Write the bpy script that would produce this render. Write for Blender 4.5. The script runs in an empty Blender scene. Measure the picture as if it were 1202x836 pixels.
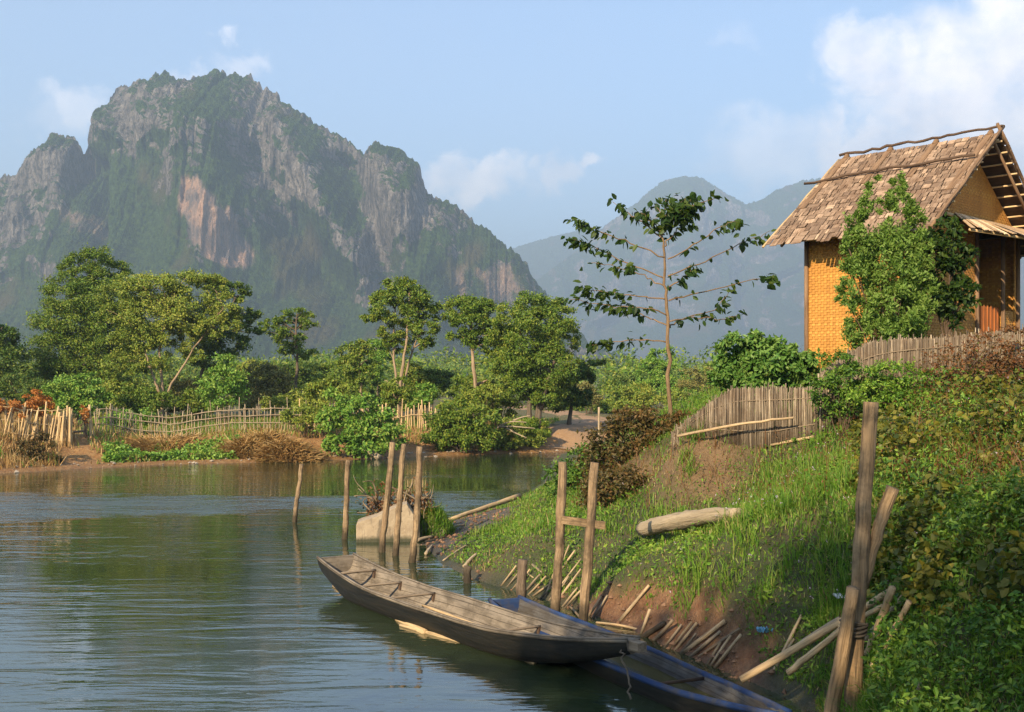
import bpy, math
import numpy as np
from mathutils import Vector, Matrix

# ------------------------------------------------------------------ camera, sky, sun, exposure
SC = bpy.context.scene
COL = SC.collection
EYE, FPX, PX0, PY0 = 3.0, 1300.0, 601.0, 455.0        # eye height (m), focal length and principal point of the view
cam_data = bpy.data.cameras.new('camera')
cam = bpy.data.objects.new('camera', cam_data); COL.objects.link(cam)
cam.location = (0, 0, EYE); cam.rotation_euler = (math.radians(90), 0, 0)
cam_data.sensor_width = 36.0; cam_data.lens = FPX/1202*36.0
cam_data.shift_y = (PY0-418)/1202
cam_data.clip_start = 0.1; cam_data.clip_end = 20000
SC.camera = cam

SUN_EL = math.radians(27); SUN_H = (-0.48, -0.877)
SUN_DIR = Vector((SUN_H[0]*math.cos(SUN_EL), SUN_H[1]*math.cos(SUN_EL), math.sin(SUN_EL))).normalized()
world = bpy.data.worlds.new('World'); SC.world = world; world.use_nodes = True
sun_data = bpy.data.lights.new('sun', 'SUN'); sun_data.energy = 5.0; sun_data.angle = math.radians(0.5)
sun_data.color = (1.0, 0.83, 0.58)
sun = bpy.data.objects.new('sun', sun_data); COL.objects.link(sun)
sun.rotation_euler = SUN_DIR.to_track_quat('Z', 'Y').to_euler()
vs = SC.view_settings
vs.view_transform = 'Standard'; vs.look = 'None'; vs.gamma = 1.0; vs.use_curve_mapping = False
vs.exposure = 1.28
SKY_STRENGTH = 0.118
HAZE_DENSITY = 0.00039
SC.render.engine = 'CYCLES'
cy = SC.cycles
cy.max_bounces = 6; cy.diffuse_bounces = 2; cy.glossy_bounces = 3; cy.transmission_bounces = 3
cy.volume_bounces = 0; cy.transparent_max_bounces = 4
cy.use_denoising = True; cy.denoising_prefilter = 'NONE'
try: cy.denoiser = 'OPENIMAGEDENOISE'
except Exception: pass
cy.caustics_reflective = False; cy.caustics_refractive = False
cy.sample_clamp_indirect = 4.0

# ------------------------------------------------------------------ small node helper
class NT:
    def __init__(s, tree): s.t = tree; s.n = tree.nodes; s.l = tree.links
    def add(s, kind, **kw):
        n = s.n.new(kind)
        for k, v in kw.items():
            if k.startswith('i_'):
                key = k[2:]; key = int(key) if key.isdigit() else key.replace('_', ' ')
                s.put(n.inputs[key], v)
            else: setattr(n, k, v)
        return n
    def put(s, sock, v):
        if isinstance(v, bpy.types.NodeSocket): s.l.new(v, sock)
        elif isinstance(v, bpy.types.Node): s.l.new(v.outputs[0], sock)
        else: sock.default_value = v
    def math(s, op, a, b=0.0, clamp=False):
        n = s.n.new('ShaderNodeMath'); n.operation = op; n.use_clamp = clamp
        s.put(n.inputs[0], a); s.put(n.inputs[1], b); return n.outputs[0]
    def mix(s, f, a, b, blend='MIX'):
        n = s.n.new('ShaderNodeMix'); n.data_type = 'RGBA'; n.blend_type = blend
        s.put(n.inputs[0], f); s.put(n.inputs[6], c4(a)); s.put(n.inputs[7], c4(b)); return n.outputs[2]
    def ramp(s, fac, stops, mode='LINEAR'):
        n = s.n.new('ShaderNodeValToRGB'); e = n.color_ramp.elements; n.color_ramp.interpolation = mode
        while len(e) < len(stops): e.new(0.5)
        for el, (p, c) in zip(e, stops):
            el.position = p; el.color = c4(c if not isinstance(c, (int, float)) else (c, c, c))
        s.put(n.inputs[0], fac); return n.outputs[0]
    def noise(s, vec, scale, detail=4.0, rough=0.55, dist=0.0, out=0):
        n = s.n.new('ShaderNodeTexNoise'); n.inputs['Scale'].default_value = scale
        n.inputs['Detail'].default_value = detail; n.inputs['Roughness'].default_value = rough
        n.inputs['Distortion'].default_value = dist
        if vec is not None: s.put(n.inputs['Vector'], vec)
        return n.outputs[out]
    def scale(s, vec, sc, rot=(0, 0, 0), loc=(0, 0, 0)):
        n = s.n.new('ShaderNodeMapping'); n.inputs['Scale'].default_value = sc
        n.inputs['Rotation'].default_value = rot; n.inputs['Location'].default_value = loc
        s.put(n.inputs['Vector'], vec); return n.outputs[0]
def c4(c):
    if isinstance(c, (tuple, list)) and len(c) == 3: return (c[0], c[1], c[2], 1.0)
    return c
def pos_node(N): return N.add('ShaderNodeNewGeometry').outputs['Position']
def obj_node(N): return N.add('ShaderNodeTexCoord').outputs['Object']
def attr_node(N, name): return N.add('ShaderNodeAttribute', attribute_name=name)
def new_mat(name):
    m = bpy.data.materials.new(name); m.use_nodes = True
    m.node_tree.nodes.clear(); N = NT(m.node_tree)
    out = N.add('ShaderNodeOutputMaterial'); return m, N, out
def finish(N, out, shader): N.l.new(shader if isinstance(shader, bpy.types.NodeSocket) else shader.outputs[0], out.inputs['Surface'])

# ------------------------------------------------------------------ world: sky with a few clouds by direction
W = NT(world.node_tree); W.n.clear()
wout = W.add('ShaderNodeOutputWorld'); bg = W.add('ShaderNodeBackground')
sky = W.add('ShaderNodeTexSky'); sky.sky_type = 'NISHITA'; sky.sun_disc = False
sky.sun_elevation = SUN_EL; sky.sun_rotation = math.atan2(SUN_H[0], SUN_H[1])
sky.air_density = 1.0; sky.dust_density = 0.3; sky.ozone_density = 3.0
dirv = W.add('ShaderNodeTexCoord').outputs['Generated']
def pix_dir(px, py):
    return Vector(((px-PX0)/FPX, 1.0, (PY0-py)/FPX)).normalized()
# puffs: direction, radius across, radius up, density
puffs = [((1165, 60), 95, 62, 1.0), ((1050, 78), 62, 45, .95), ((1105, 120), 95, 48, .95), ((1195, 20), 60, 45, 1.0), ((1010, 172), 62, 40, .8), ((1150, 160), 130, 55, .9), ((905, 175), 85, 40, .42), ((1010, 60), 42, 30, .8),
         ((1330, 60), 150, 110, 1.0), ((1300, 190), 200, 80, .9), ((855, 45), 30, 15, .15),
         ((560, 212), 72, 26, .75), ((688, 188), 24, 16, .7), ((655, 205), 26, 22, .6), ((280, 68), 34, 20, .5), ((218, 84), 26, 12, .4), ((88, 130), 40, 30, .5), ((70, 150), 40, 20, .25)]
wob = W.noise(dirv, 22.0, 6.0, 0.6, 0.3, out=1)
wv = W.add('ShaderNodeVectorMath', operation='SUBTRACT', i_0=wob, i_1=(0.5, 0.5, 0.5))
wv2 = W.add('ShaderNodeVectorMath', operation='SCALE', i_0=wv.outputs[0]); wv2.inputs['Scale'].default_value = 0.085
wd = W.add('ShaderNodeVectorMath', operation='ADD', i_0=dirv, i_1=wv2.outputs[0]).outputs[0]
total = None
for (p, rx, rz, dens) in puffs:
    d = pix_dir(*p)
    df = W.add('ShaderNodeVectorMath', operation='SUBTRACT', i_0=wd, i_1=d[:]).outputs[0]
    sc_ = W.add('ShaderNodeVectorMath', operation='MULTIPLY', i_0=df, i_1=(FPX/rx, FPX/rx, FPX/rz)).outputs[0]
    ln = W.add('ShaderNodeVectorMath', operation='LENGTH', i_0=sc_).outputs['Value']
    mr = W.add('ShaderNodeMapRange', interpolation_type='SMOOTHSTEP', i_0=ln, i_1=1.25, i_2=0.45, i_3=0.0, i_4=dens).outputs[0]
    total = mr if total is None else W.math('MAXIMUM', total, mr)
fine = W.noise(dirv, 34.0, 7.0, 0.62)
edge = W.math('MULTIPLY', total, W.ramp(fine, [(0.25, 0.6), (0.55, 1.0)]))
shade = W.noise(W.add('ShaderNodeVectorMath', operation='ADD', i_0=dirv, i_1=(0, 0, 0.011)).outputs[0], 17.0, 6.0, 0.6)
CLOUD_GAIN = 1.0
ccol = W.ramp(shade, [(0.3, (5.6, 5.5, 6.1)), (0.58, (8.9, 8.1, 7.8))])
veil = W.math('MULTIPLY', W.noise(W.scale(dirv, (1, 1, 2.2)), 3.2, 6.0, 0.6), 0.25)
lp = W.mix(veil, sky.outputs[0], (3.6, 3.8, 4.5))
colmix = W.mix(W.math('MULTIPLY', edge, 0.9), lp, ccol)
W.l.new(colmix, bg.inputs['Color']); bg.inputs['Strength'].default_value = SKY_STRENGTH
W.l.new(bg.outputs[0], wout.inputs['Surface'])

# ------------------------------------------------------------------ numpy noise
_g = np.random.default_rng(5)
_perm = _g.permutation(256).astype(np.int32); _perm = np.concatenate([_perm, _perm, _perm])
_grad = _g.normal(size=(256, 3)); _grad /= np.linalg.norm(_grad, axis=1)[:, None]
def perlin(x, y, z=0.0):
    x, y, z = np.broadcast_arrays(np.asarray(x, float), np.asarray(y, float), np.asarray(z, float))
    xi = np.floor(x).astype(np.int64); yi = np.floor(y).astype(np.int64); zi = np.floor(z).astype(np.int64)
    xf = x-xi; yf = y-yi; zf = z-zi
    xi &= 255; yi &= 255; zi &= 255
    f = lambda t: t*t*t*(t*(t*6-15)+10)
    u, v, w = f(xf), f(yf), f(zf)
    def g(dx, dy, dz):
        h = _perm[_perm[_perm[xi+dx]+yi+dy]+zi+dz]; gr = _grad[h]
        return gr[..., 0]*(xf-dx)+gr[..., 1]*(yf-dy)+gr[..., 2]*(zf-dz)
    def L(a, b, t): return a+(b-a)*t
    return 1.6*L(L(L(g(0,0,0), g(1,0,0), u), L(g(0,1,0), g(1,1,0), u), v), L(L(g(0,0,1), g(1,0,1), u), L(g(0,1,1), g(1,1,1), u), v), w)
def fbm(x, y, z=0.0, octaves=4, gain=0.5):
    s, a, f = 0.0, 1.0, 1.0
    for i in range(octaves):
        s = s+a*perlin(x*f+i*17.3, y*f+i*5.1, z*f+i*9.7); a *= gain; f *= 2.03
    return s
def ridged(x, y, z=0.0, octaves=4, gain=0.5):
    s, a, f, t = 0.0, 1.0, 1.0, 0.0
    for i in range(octaves):
        s = s+a*(1-np.abs(perlin(x*f+i*7.3, y*f+i*3.1, z*f+i*1.7))*1.6); t += a; a *= gain; f *= 2.05
    return s/t
def smooth(a, b, x):
    t = np.clip((np.asarray(x, float)-a)/(b-a), 0, 1); return t*t*(3-2*t)

# ------------------------------------------------------------------ mesh builder
class MB:
    """collects points and faces; build() links them as one mesh object"""
    def __init__(s, seed=1): s.V = []; s.F = []; s.A = []; s.n = 0; s.r = np.random.default_rng(seed)
    def add(s, verts, faces, grain=None):
        verts = np.asarray(verts, float).reshape(-1, 3)
        for f in (faces if isinstance(faces, list) else [faces]):
            f = np.asarray(f, np.int64)
            if f.size: s.F.append(f+s.n)
        s.V.append(verts); s.A.append(np.asarray(grain if grain is not None else verts, float).reshape(-1, 3)); s.n += len(verts)
        return s
    def tube(s, pts, radii, sides=8, cap=True, jitter=0.0, flat=1.0):
        P = np.asarray(pts, float); n = len(P)
        R = np.broadcast_to(np.asarray(radii, float), (n,)).copy()
        T = np.gradient(P, axis=0); T /= np.linalg.norm(T, axis=1)[:, None]+1e-12
        a = np.array([0, 0, 1.0]) if abs(T[0, 2]) < 0.8 else np.array([1.0, 0, 0])
        U = np.zeros_like(P); u = np.cross(T[0], a); u /= np.linalg.norm(u)
        for i in range(n):
            u = u-T[i]*np.dot(u, T[i]); u /= np.linalg.norm(u)+1e-12; U[i] = u
        Wv = np.cross(T, U)
        th = np.arange(sides)*2*np.pi/sides
        rr = R[:, None]*(1+(s.r.normal(size=(n, sides))*jitter if jitter else 0))
        ring = P[:, None, :]+(np.cos(th)[None, :, None]*U[:, None, :]+flat*np.sin(th)[None, :, None]*Wv[:, None, :])*rr[..., None]
        ln = np.concatenate([[0], np.cumsum(np.linalg.norm(np.diff(P, axis=0), axis=1))])
        off = s.r.uniform(0, 50)
        gr = np.stack([np.cos(th)[None, :]*R[:, None], np.sin(th)[None, :]*R[:, None], np.repeat(ln[:, None], sides, 1)+off], -1)
        i = np.arange(n-1)[:, None]*sides; j = np.arange(sides)[None, :]; k = (j+1) % sides
        q = np.stack([i+j, i+k, i+sides+k, i+sides+j], -1).reshape(-1, 4)
        V = [ring.reshape(-1, 3)]; A = [gr.reshape(-1, 3)]; F = [q]
        if cap:
            V.append(P[[0, -1]]); A.append(np.array([[0, 0, off], [0, 0, ln[-1]+off]])); c0 = n*sides; jj = np.arange(sides); kk = (jj+1) % sides
            F.append(np.concatenate([np.stack([np.full(sides, c0), kk, jj], -1), np.stack([np.full(sides, c0+1), (n-1)*sides+jj, (n-1)*sides+kk], -1)]))
        return s.add(np.concatenate(V), F, np.concatenate(A))
    def box(s, c, half, axes=None, grain_axis=0, taper=1.0):
        """box of half sizes along axes (rows)"""
        ax = np.eye(3) if axes is None else np.asarray(axes, float)
        sg = np.array([[x, y, z] for x in (-1, 1) for y in (-1, 1) for z in (-1, 1)], float)*np.asarray(half, float)
        v = np.asarray(c, float)+sg@ax
        g = sg.copy(); g = np.roll(g, 2-grain_axis, axis=1)+s.r.uniform(0, 50)*np.array([0, 0, 1])
        f = np.array([[0, 1, 3, 2], [4, 6, 7, 5], [0, 4, 5, 1], [2, 3, 7, 6], [0, 2, 6, 4], [1, 5, 7, 3]])
        return s.add(v, f, g)
    def leaves(s, c, size, normal=None, aspect=0.5, fold=0.25, up=0.6, rnd=1.0, droop=0.0, direction=None, six=False):
        """leaf-shaped faces at points c: a folded diamond (or a six-point blade) each"""
        c = np.asarray(c, float); n = len(c)
        if n == 0: return s
        size = np.broadcast_to(np.asarray(size, float), (n,))*s.r.uniform(0.7, 1.25, n)
        N = s.r.normal(size=(n, 3))*rnd+np.array([0, 0, up])
        if normal is not None: N = N+normal
        N /= np.linalg.norm(N, axis=1)[:, None]
        D = s.r.normal(size=(n, 3))*0.7 if direction is None else direction+s.r.normal(size=(n, 3))*0.35
        D = D+np.array([0, 0, -droop]); D -= N*(D*N).sum(1)[:, None]; D /= np.linalg.norm(D, axis=1)[:, None]+1e-9
        S = np.cross(N, D); L = size[:, None]; w = L*aspect*0.5
        if six:
            v = np.stack([c, c+D*L*.35+S*w+N*w*fold, c+D*L*.35-N*w*fold*.4, c+D*L*.35-S*w+N*w*fold, c+D*L*.75+S*w*.7+N*w*fold*.2, c+D*L*.72-N*w*fold*.8, c+D*L*.75-S*w*.7+N*w*fold*.2, c+D*L-N*L*.12], 1).reshape(-1, 3)
            b = np.arange(n)[:, None]*8
            q = np.concatenate([b+np.array([[1, 2, 5, 4]]), b+np.array([[2, 3, 6, 5]])])
            t = np.concatenate([b+np.array([[0, 2, 1]]), b+np.array([[0, 3, 2]]), b+np.array([[4, 5, 7]]), b+np.array([[5, 6, 7]])])
            return s.add(v, [q, t])
        v = np.stack([c, c+D*L*.45+S*w+N*w*fold, c+D*L-N*L*.08, c+D*L*.45-S*w+N*w*fold], 1).reshape(-1, 3)
        b = np.arange(n)[:, None]*4
        t = np.concatenate([b+np.array([[0, 2, 1]]), b+np.array([[0, 3, 2]])])
        return s.add(v, t)
    def blades(s, base, length, width, lean=0.35, direction=None, curl=0.5):
        """bent grass blades standing at points base"""
        base = np.asarray(base, float); n = len(base)
        if n == 0: return s
        length = np.broadcast_to(np.asarray(length, float), (n,))*s.r.uniform(0.55, 1.3, n)
        a = s.r.uniform(0, 2*np.pi, n); H = np.stack([np.cos(a), np.sin(a), np.zeros(n)], 1)
        if direction is not None: H = H+direction; H /= np.linalg.norm(H, axis=1)[:, None]+1e-9
        b2 = a+np.pi/2+s.r.normal(size=n)*.7; S = np.stack([np.cos(b2), np.sin(b2), np.zeros(n)], 1)*np.broadcast_to(np.asarray(width, float), (n,))[:, None]*.5
        le = (np.abs(s.r.normal(size=n))*lean)[:, None]; Lh = length[:, None]; Z = np.array([0, 0, 1.0])
        m = base+Z*Lh*.5+H*Lh*le*.35
        t = base+Z*Lh*(.95-curl*.5*np.minimum(le, 1.2))+H*Lh*le*(.9+curl*.3)
        v = np.stack([base-S, base+S, m+S*.75, m-S*.75, t], 1).reshape(-1, 3)
        k = np.arange(n)[:, None]*5
        return s.add(v, [k+np.array([[0, 1, 2, 3]]), k+np.array([[3, 2, 4]])])
    def grid(s, V, closed=False, grain=None):
        V = np.asarray(V, float); a, b = V.shape[:2]
        i = np.arange(a-1)[:, None]*b; j = np.arange(b if closed else b-1)[None, :]; k = (j+1) % b
        q = np.stack([i+j, i+k, i+b+k, i+b+j], -1).reshape(-1, 4)
        return s.add(V.reshape(-1, 3), q, grain)
    def build(s, name, mat, parent=None, smooth_=False, attrs=None, grain=False, origin=None, local=False):
        V = np.concatenate(s.V) if s.V else np.zeros((0, 3))
        if origin is not None: V = V-np.asarray(origin, float)
        me = bpy.data.meshes.new(name)
        me.vertices.add(len(V)); me.vertices.foreach_set('co', V.astype(np.float32).ravel())
        loops = np.concatenate([f.ravel() for f in s.F]); cnt = np.concatenate([np.full(len(f), f.shape[1]) for f in s.F])
        me.loops.add(len(loops)); me.loops.foreach_set('vertex_index', loops.astype(np.int32))
        me.polygons.add(len(cnt)); st = np.concatenate([[0], np.cumsum(cnt)[:-1]])
        me.polygons.foreach_set('loop_start', st.astype(np.int32))
        try: me.polygons.foreach_set('loop_total', cnt.astype(np.int32))
        except Exception: pass
        me.polygons.foreach_set('use_smooth', np.full(len(cnt), bool(smooth_)))
        if grain:
            at = me.attributes.new('grain', 'FLOAT_VECTOR', 'POINT'); at.data.foreach_set('vector', np.concatenate(s.A).astype(np.float32).ravel())
        for k, v in (attrs or {}).items():
            at = me.attributes.new(k, 'FLOAT', 'POINT'); at.data.foreach_set('value', np.asarray(v, np.float32).ravel())
        me.update(calc_edges=True); me.validate()
        if mat: me.materials.append(mat)
        o = bpy.data.objects.new(name, me); COL.objects.link(o)
        if origin is not None: o.location = origin
        if parent is not None:
            o.parent = parent
            if local: pass
            elif origin is None: o.matrix_parent_inverse = Matrix.Translation(parent.location).inverted() if not any(parent.rotation_euler) else parent_matrix(parent).inverted()
            else: o.location = Vector(origin)-parent.location
        return o
def parent_matrix(p):
    m = Matrix.Translation(p.location) @ p.rotation_euler.to_matrix().to_4x4()
    return m
def tag(o, label=None, cat=None, group=None, kind=None):
    if label: o['label'] = label
    if cat: o['category'] = cat
    if group: o['group'] = group
    if kind: o['kind'] = kind
    return o
def thing(name, loc, label, cat, group=None, rotz=0.0):
    o = bpy.data.objects.new(name, None); COL.objects.link(o)
    o.location = loc; o.rotation_euler = (0, 0, rotz); o.empty_display_size = 0.3
    return tag(o, label, cat, group)
def at(px, py, d): return np.array([(px-PX0)/FPX*d, d, EYE-(py-PY0)/FPX*d])
def on_water(px, py, z=0.0): return at(px, py, FPX*(EYE-z)/(py-PY0))

# ------------------------------------------------------------------ the land: river outline, heights
near_shore = [(-60, .6), (-30, 1.0), (-8, 1.5), (-2, 2.4), (.8, 4.0), (1.9, 7.0), (2.5, 8.9), (2.72, 10.5), (2.45, 11.3), (2.2, 11.85), (1.89, 12.6), (1.43, 13.9), (1.0, 14.8), (.59, 15.5), (.23, 16.1), (-.14, 16.6), (-.6, 17.4), (-1.17, 18.8),
              (-1.64, 21.1), (-1.82, 23.4), (-1.1, 25.7), (.2, 29.3), (1.06, 35.4), (1.9, 45.9), (6, 47.5), (20, 50), (80, 60)]
far_shore = [(80, 68), (20, 57), (6, 53), (1.74, 51.3), (0, 50.6), (-3.7, 48.1), (-7.1, 45.9), (-10.25, 44.3), (-13.4, 43.3), (-15.8, 41), (-17.8, 38.6), (-26, 34), (-60, 24)]
river_poly = np.array(near_shore+far_shore, float)
def seg_dist(X, Y, poly, close=True):
    P = np.asarray(poly, float); Q = np.roll(P, -1, 0) if close else P[1:]; P = P if close else P[:-1]
    best = np.full(X.shape, 1e18)
    for (ax, ay), (bx, by) in zip(P, Q):
        dx, dy = bx-ax, by-ay; t = np.clip(((X-ax)*dx+(Y-ay)*dy)/(dx*dx+dy*dy), 0, 1)
        best = np.minimum(best, (X-ax-t*dx)**2+(Y-ay-t*dy)**2)
    return np.sqrt(best)
def inside(X, Y, poly):
    c = np.zeros(X.shape, bool); P = np.asarray(poly, float); Q = np.roll(P, -1, 0)
    for (ax, ay), (bx, by) in zip(P, Q):
        if ay == by: continue
        c ^= ((ay > Y) != (by > Y)) & (X < (bx-ax)*(Y-ay)/(by-ay)+ax)
    return c
def river_sd(X, Y):
    d = seg_dist(X, Y, river_poly); return np.where(inside(X, Y, river_poly), -d, d)
fx = np.array([p[0] for p in far_shore][::-1]); fy = np.array([p[1] for p in far_shore][::-1])
def is_far(X, Y): return Y > np.interp(X, fx, fy)-1.5
ctl = [(x, y, 0.0) for x, y in near_shore if -40 < x < 25]
for px, py, d in [(720, 675, 14.3), (800, 690, 13), (900, 720, 11.6), (620, 640, 17), (560, 630, 20.5), (530, 632, 21.6), (600, 600, 24), (650, 575, 26), (660, 600, 21), (805, 626, 16.5), (760, 570, 19),
                  (870, 527, 18), (800, 518, 18.6), (950, 522, 17.2), (900, 600, 14.5), (1000, 560, 13.5), (1000, 650, 11.5), (1100, 500, 14.5), (1100, 600, 11), (1100, 700, 9), (1202, 460, 16), (1202, 560, 11.5),
                  (1202, 700, 8), (1202, 836, 6.8), (1080, 836, 7.7), (1002, 845, 8.9), (1100, 445, 17.3), (740, 540, 20)]:
    ctl.append(tuple(at(px, py, d)))
ctl += [(5.5, 21, 3.35), (7.2, 19.2, 3.35), (9.5, 22, 3.4), (8, 26, 3.4), (4.45, 20, 2.7), (3.2, 23, 2.2), (1.98, 26, 1.5), (4, 32, 1.9), (4, 40, 1.2), (8, 40, 1.6), (15, 40, 2.0), (15, 30, 3), (12, 46.5, .6),
        (3.5, 4, 1.3), (2.5, 2.5, 1.2), (0, -1, 1.4), (5, 0, 1.9), (10, 8, 2.6), (14, 14, 3.3), (20, 0, 3), (0, -15, 2.5), (-15, -6, 1.6), (-30, -10, 1.8), (30, 20, 3.4), (30, -15, 3.2), (40, 40, 2.5)]
ctl = np.array(ctl)
def _k(r2): return 0.5*r2*np.log(r2+1e-9)
_n = len(ctl); _K = _k(((ctl[:, None, :2]-ctl[None, :, :2])**2).sum(-1))+np.eye(_n)*0.02
_P = np.c_[np.ones(_n), ctl[:, :2]]
_sol = np.linalg.solve(np.block([[_K, _P], [_P.T, np.zeros((3, 3))]]), np.r_[ctl[:, 2], 0, 0, 0])
def near_height(X, Y):
    sh = X.shape; q = np.stack([np.clip(X, -35, 40).ravel(), np.clip(Y, -18, 60).ravel()], 1); out = np.empty(len(q))
    for i in range(0, len(q), 20000):
        c = q[i:i+20000]; K = _k(((c[:, None]-ctl[None, :, :2])**2).sum(-1)); out[i:i+20000] = K@_sol[:_n]+np.c_[np.ones(len(c)), c]@_sol[_n:]
    return out.reshape(sh)
def height(X, Y):
    X = np.asarray(X, float); Y = np.asarray(Y, float); X, Y = np.broadcast_arrays(X, Y); sh = X.shape; X = X.ravel(); Y = Y.ravel()
    sd = river_sd(X, Y); far = is_far(X, Y)
    bed = -np.clip(-sd, 0, 3)*0.35
    s = np.maximum(sd, 0)
    hn = np.clip(near_height(X, Y), 0.02, 3.6); hn = np.minimum(hn, 0.03+s*1.6)
    # a low earth cliff along the boat landing
    lip = smooth(8.9, 10.4, Y)*(1-smooth(14.0, 15.2, Y)); q = s-.16*fbm(X*1.6, Y*1.6, 9, 3)
    hn = np.maximum(hn, lip*(.50*smooth(.10, .52, q)+.05*smooth(.5, .9, q)))
    hn = hn-lip*.10*np.exp(-((q-.22)/.12)**2)
    rough = fbm(X*1.3, Y*1.3, 0.3, 3)*0.05+fbm(X*5, Y*5, 1.3, 3)*0.02
    hn = hn+rough*smooth(0.0, 0.6, s)
    hf = 0.12*smooth(0, 0.5, s)+0.9*smooth(0.6, 4.5, s+fbm(X*.25, Y*.25, 0, 2)*1.2)+0.25*smooth(5, 30, s)+fbm(X*.6, Y*.6, 2, 3)*0.10*smooth(.3, 2, s)
    ps = np.abs(X-(-14.6-(Y-44)*.10)); hf = hf-0.45*np.exp(-(ps/1.5)**2)*smooth(0.6, 3, s)*(1-smooth(7, 14, s))      # worn path up to the gate
    z = np.where(sd < 0, bed, np.where(far, hf, hn))
    rad = np.hypot(X, Y); z = np.where(rad > 150, np.maximum(z, 0)*1+smooth(150, 900, rad)*6*1.0, z)
    return z.reshape(sh)
def hz(x, y): return float(height(np.array([x]), np.array([y]))[0])
def gp(px, d, sink=0.0):
    x = (px-PX0)/FPX*d; return np.array([x, d, hz(x, d)-sink])

ang = np.concatenate([np.linspace(-180, -40, 60, endpoint=False), np.linspace(-40, 40, 560, endpoint=False), np.linspace(40, 180, 60)])
rad = np.concatenate([np.geomspace(.4, 6.5, 24, endpoint=False), np.arange(6.5, 30, 0.085), np.geomspace(30, 70, 110, endpoint=False), np.geomspace(70, 9000, 60)])
AA, RR = np.meshgrid(np.radians(ang), rad); GX = np.sin(AA)*RR; GY = np.cos(AA)*RR
GZ = height(GX, GY)
sdG = river_sd(GX.ravel(), GY.ravel()).reshape(GX.shape); farG = is_far(GX, GY)
def to_px(X, Y, Z): return PX0+X/np.maximum(Y, .1)*FPX, PY0-(Z-EYE)/np.maximum(Y, .1)*FPX
def zone(X, Y, pts):
    """inside a patch of ground outlined by (bearing px, distance) corners"""
    poly = [((px-PX0)/FPX*d, d) for px, d in pts]; return inside(np.asarray(X), np.asarray(Y), poly)
def zone_sd(X, Y, pts):
    poly = [((px-PX0)/FPX*d, d) for px, d in pts]; X = np.asarray(X); Y = np.asarray(Y)
    d = seg_dist(X, Y, poly); return np.where(inside(X, Y, poly), d, -d)
def shore_px(px, py, z): # ground point guess at height z under a sight line
    return (px, FPX*(EYE-z)/(py-PY0))
def on_land(px, py):
    d = np.arange(6, 40, .03); x = (px-PX0)/FPX*d; z = EYE-(py-PY0)/FPX*d; k = int(np.argmax(z <= np.maximum(height(x, d), 0))); return (px, d[k])
Z_DIRT = [on_land(*p) for p in [(668, 720), (690, 702), (712, 690), (765, 687), (800, 699), (845, 712), (885, 728), (898, 756)]]+[(900, 8.9), (800, 9.8), (650, 13.4)]
Z_MUD = [(492, 21.0), (480, 25), (545, 26.2), (610, 25.6), (600, 23.0), (545, 21.0), (530, 19.2)]
Z_DRY = [(690, 22), (790, 19.3), (890, 18.2), (880, 16.9), (830, 16.8), (760, 18.0), (700, 19)]
dirt_a = smooth(-.15, .12, zone_sd(GX.ravel(), GY.ravel(), Z_DIRT)+fbm(GX.ravel()*2.4, GY.ravel()*2.4, 0, 3)*.16).reshape(GX.shape)
mud_a = smooth(-.3, .2, zone_sd(GX.ravel(), GY.ravel(), Z_MUD)+fbm(GX.ravel()*2, GY.ravel()*2, 5, 3)*.15).reshape(GX.shape)
dry_a = smooth(-.4, .6, zone_sd(GX.ravel(), GY.ravel(), Z_DRY)).reshape(GX.shape)
far_bare = np.where(farG, 1-smooth(3.5, 7.5, sdG+fbm(GX*.35, GY*.35, 3, 3)*2.0), 0)
wet_a = 1-smooth(0.0, 0.28, GZ)
mb = MB(); mb.grid(np.stack([GX, GY, GZ], -1))
m_ground, N, out = new_mat('earth_and_turf')
P = pos_node(N)
n1 = N.noise(P, .9, 6, .6); n2 = N.noise(P, 6.0, 6, .65); n3 = N.noise(P, 30.0, 5, .65)
turf = N.mix(n2, (.022, .036, .010), (.085, .082, .026)); turf = N.mix(N.ramp(n1, [(.45, 0.0), (.7, 1.0)]), turf, (.12, .085, .035))
dirt = N.mix(N.ramp(n2, [(.35, 0.), (.65, 1.)]), (.19, .072, .025), (.31, .165, .075)); dirt = N.mix(N.ramp(n3, [(.4, 0.), (.75, .75)]), dirt, (.11, .05, .022))
farc = N.mix(N.ramp(n2, [(.35, 0.), (.65, 1.)]), (.27, .115, .030), (.42, .235, .085))
mudc = N.mix(n2, (.055, .045, .034), (.15, .115, .08))
dryc = N.mix(n2, (.12, .07, .028), (.26, .16, .075))
far_green = N.mix(n2, (.05, .06, .016), (.17, .13, .045))
base = N.mix(attr_node(N, 'far').outputs['Fac'], turf, far_green)
base = N.mix(attr_node(N, 'dry').outputs['Fac'], base, dryc)
base = N.mix(attr_node(N, 'bare').outputs['Fac'], base, farc)
base = N.mix(attr_node(N, 'dirt').outputs['Fac'], base, dirt)
base = N.mix(attr_node(N, 'mud').outputs['Fac'], base, mudc)
wet = attr_node(N, 'wet').outputs['Fac']
base = N.mix(N.math('MULTIPLY', wet, .65), base, N.mix(.5, base, (.02, .016, .010)))
bs = N.add('ShaderNodeBsdfPrincipled', i_Base_Color=base, i_Roughness=N.ramp(wet, [(0., .95), (1., .5)]))
bp = N.add('ShaderNodeBump', i_Strength=1.0, i_Distance=.09, i_Height=N.math('ADD', n2, N.math('MULTIPLY', n3, .6)))
N.l.new(bp.outputs[0], bs.inputs['Normal']); finish(N, out, bs)
ground = mb.build('ground', m_ground, smooth_=True, attrs=dict(far=farG.astype(float), bare=far_bare, dirt=dirt_a*(~farG), mud=mud_a*(~farG), dry=dry_a*(~farG), wet=wet_a))
tag(ground, 'river banks of reddish earth and turf', kind='structure')

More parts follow.
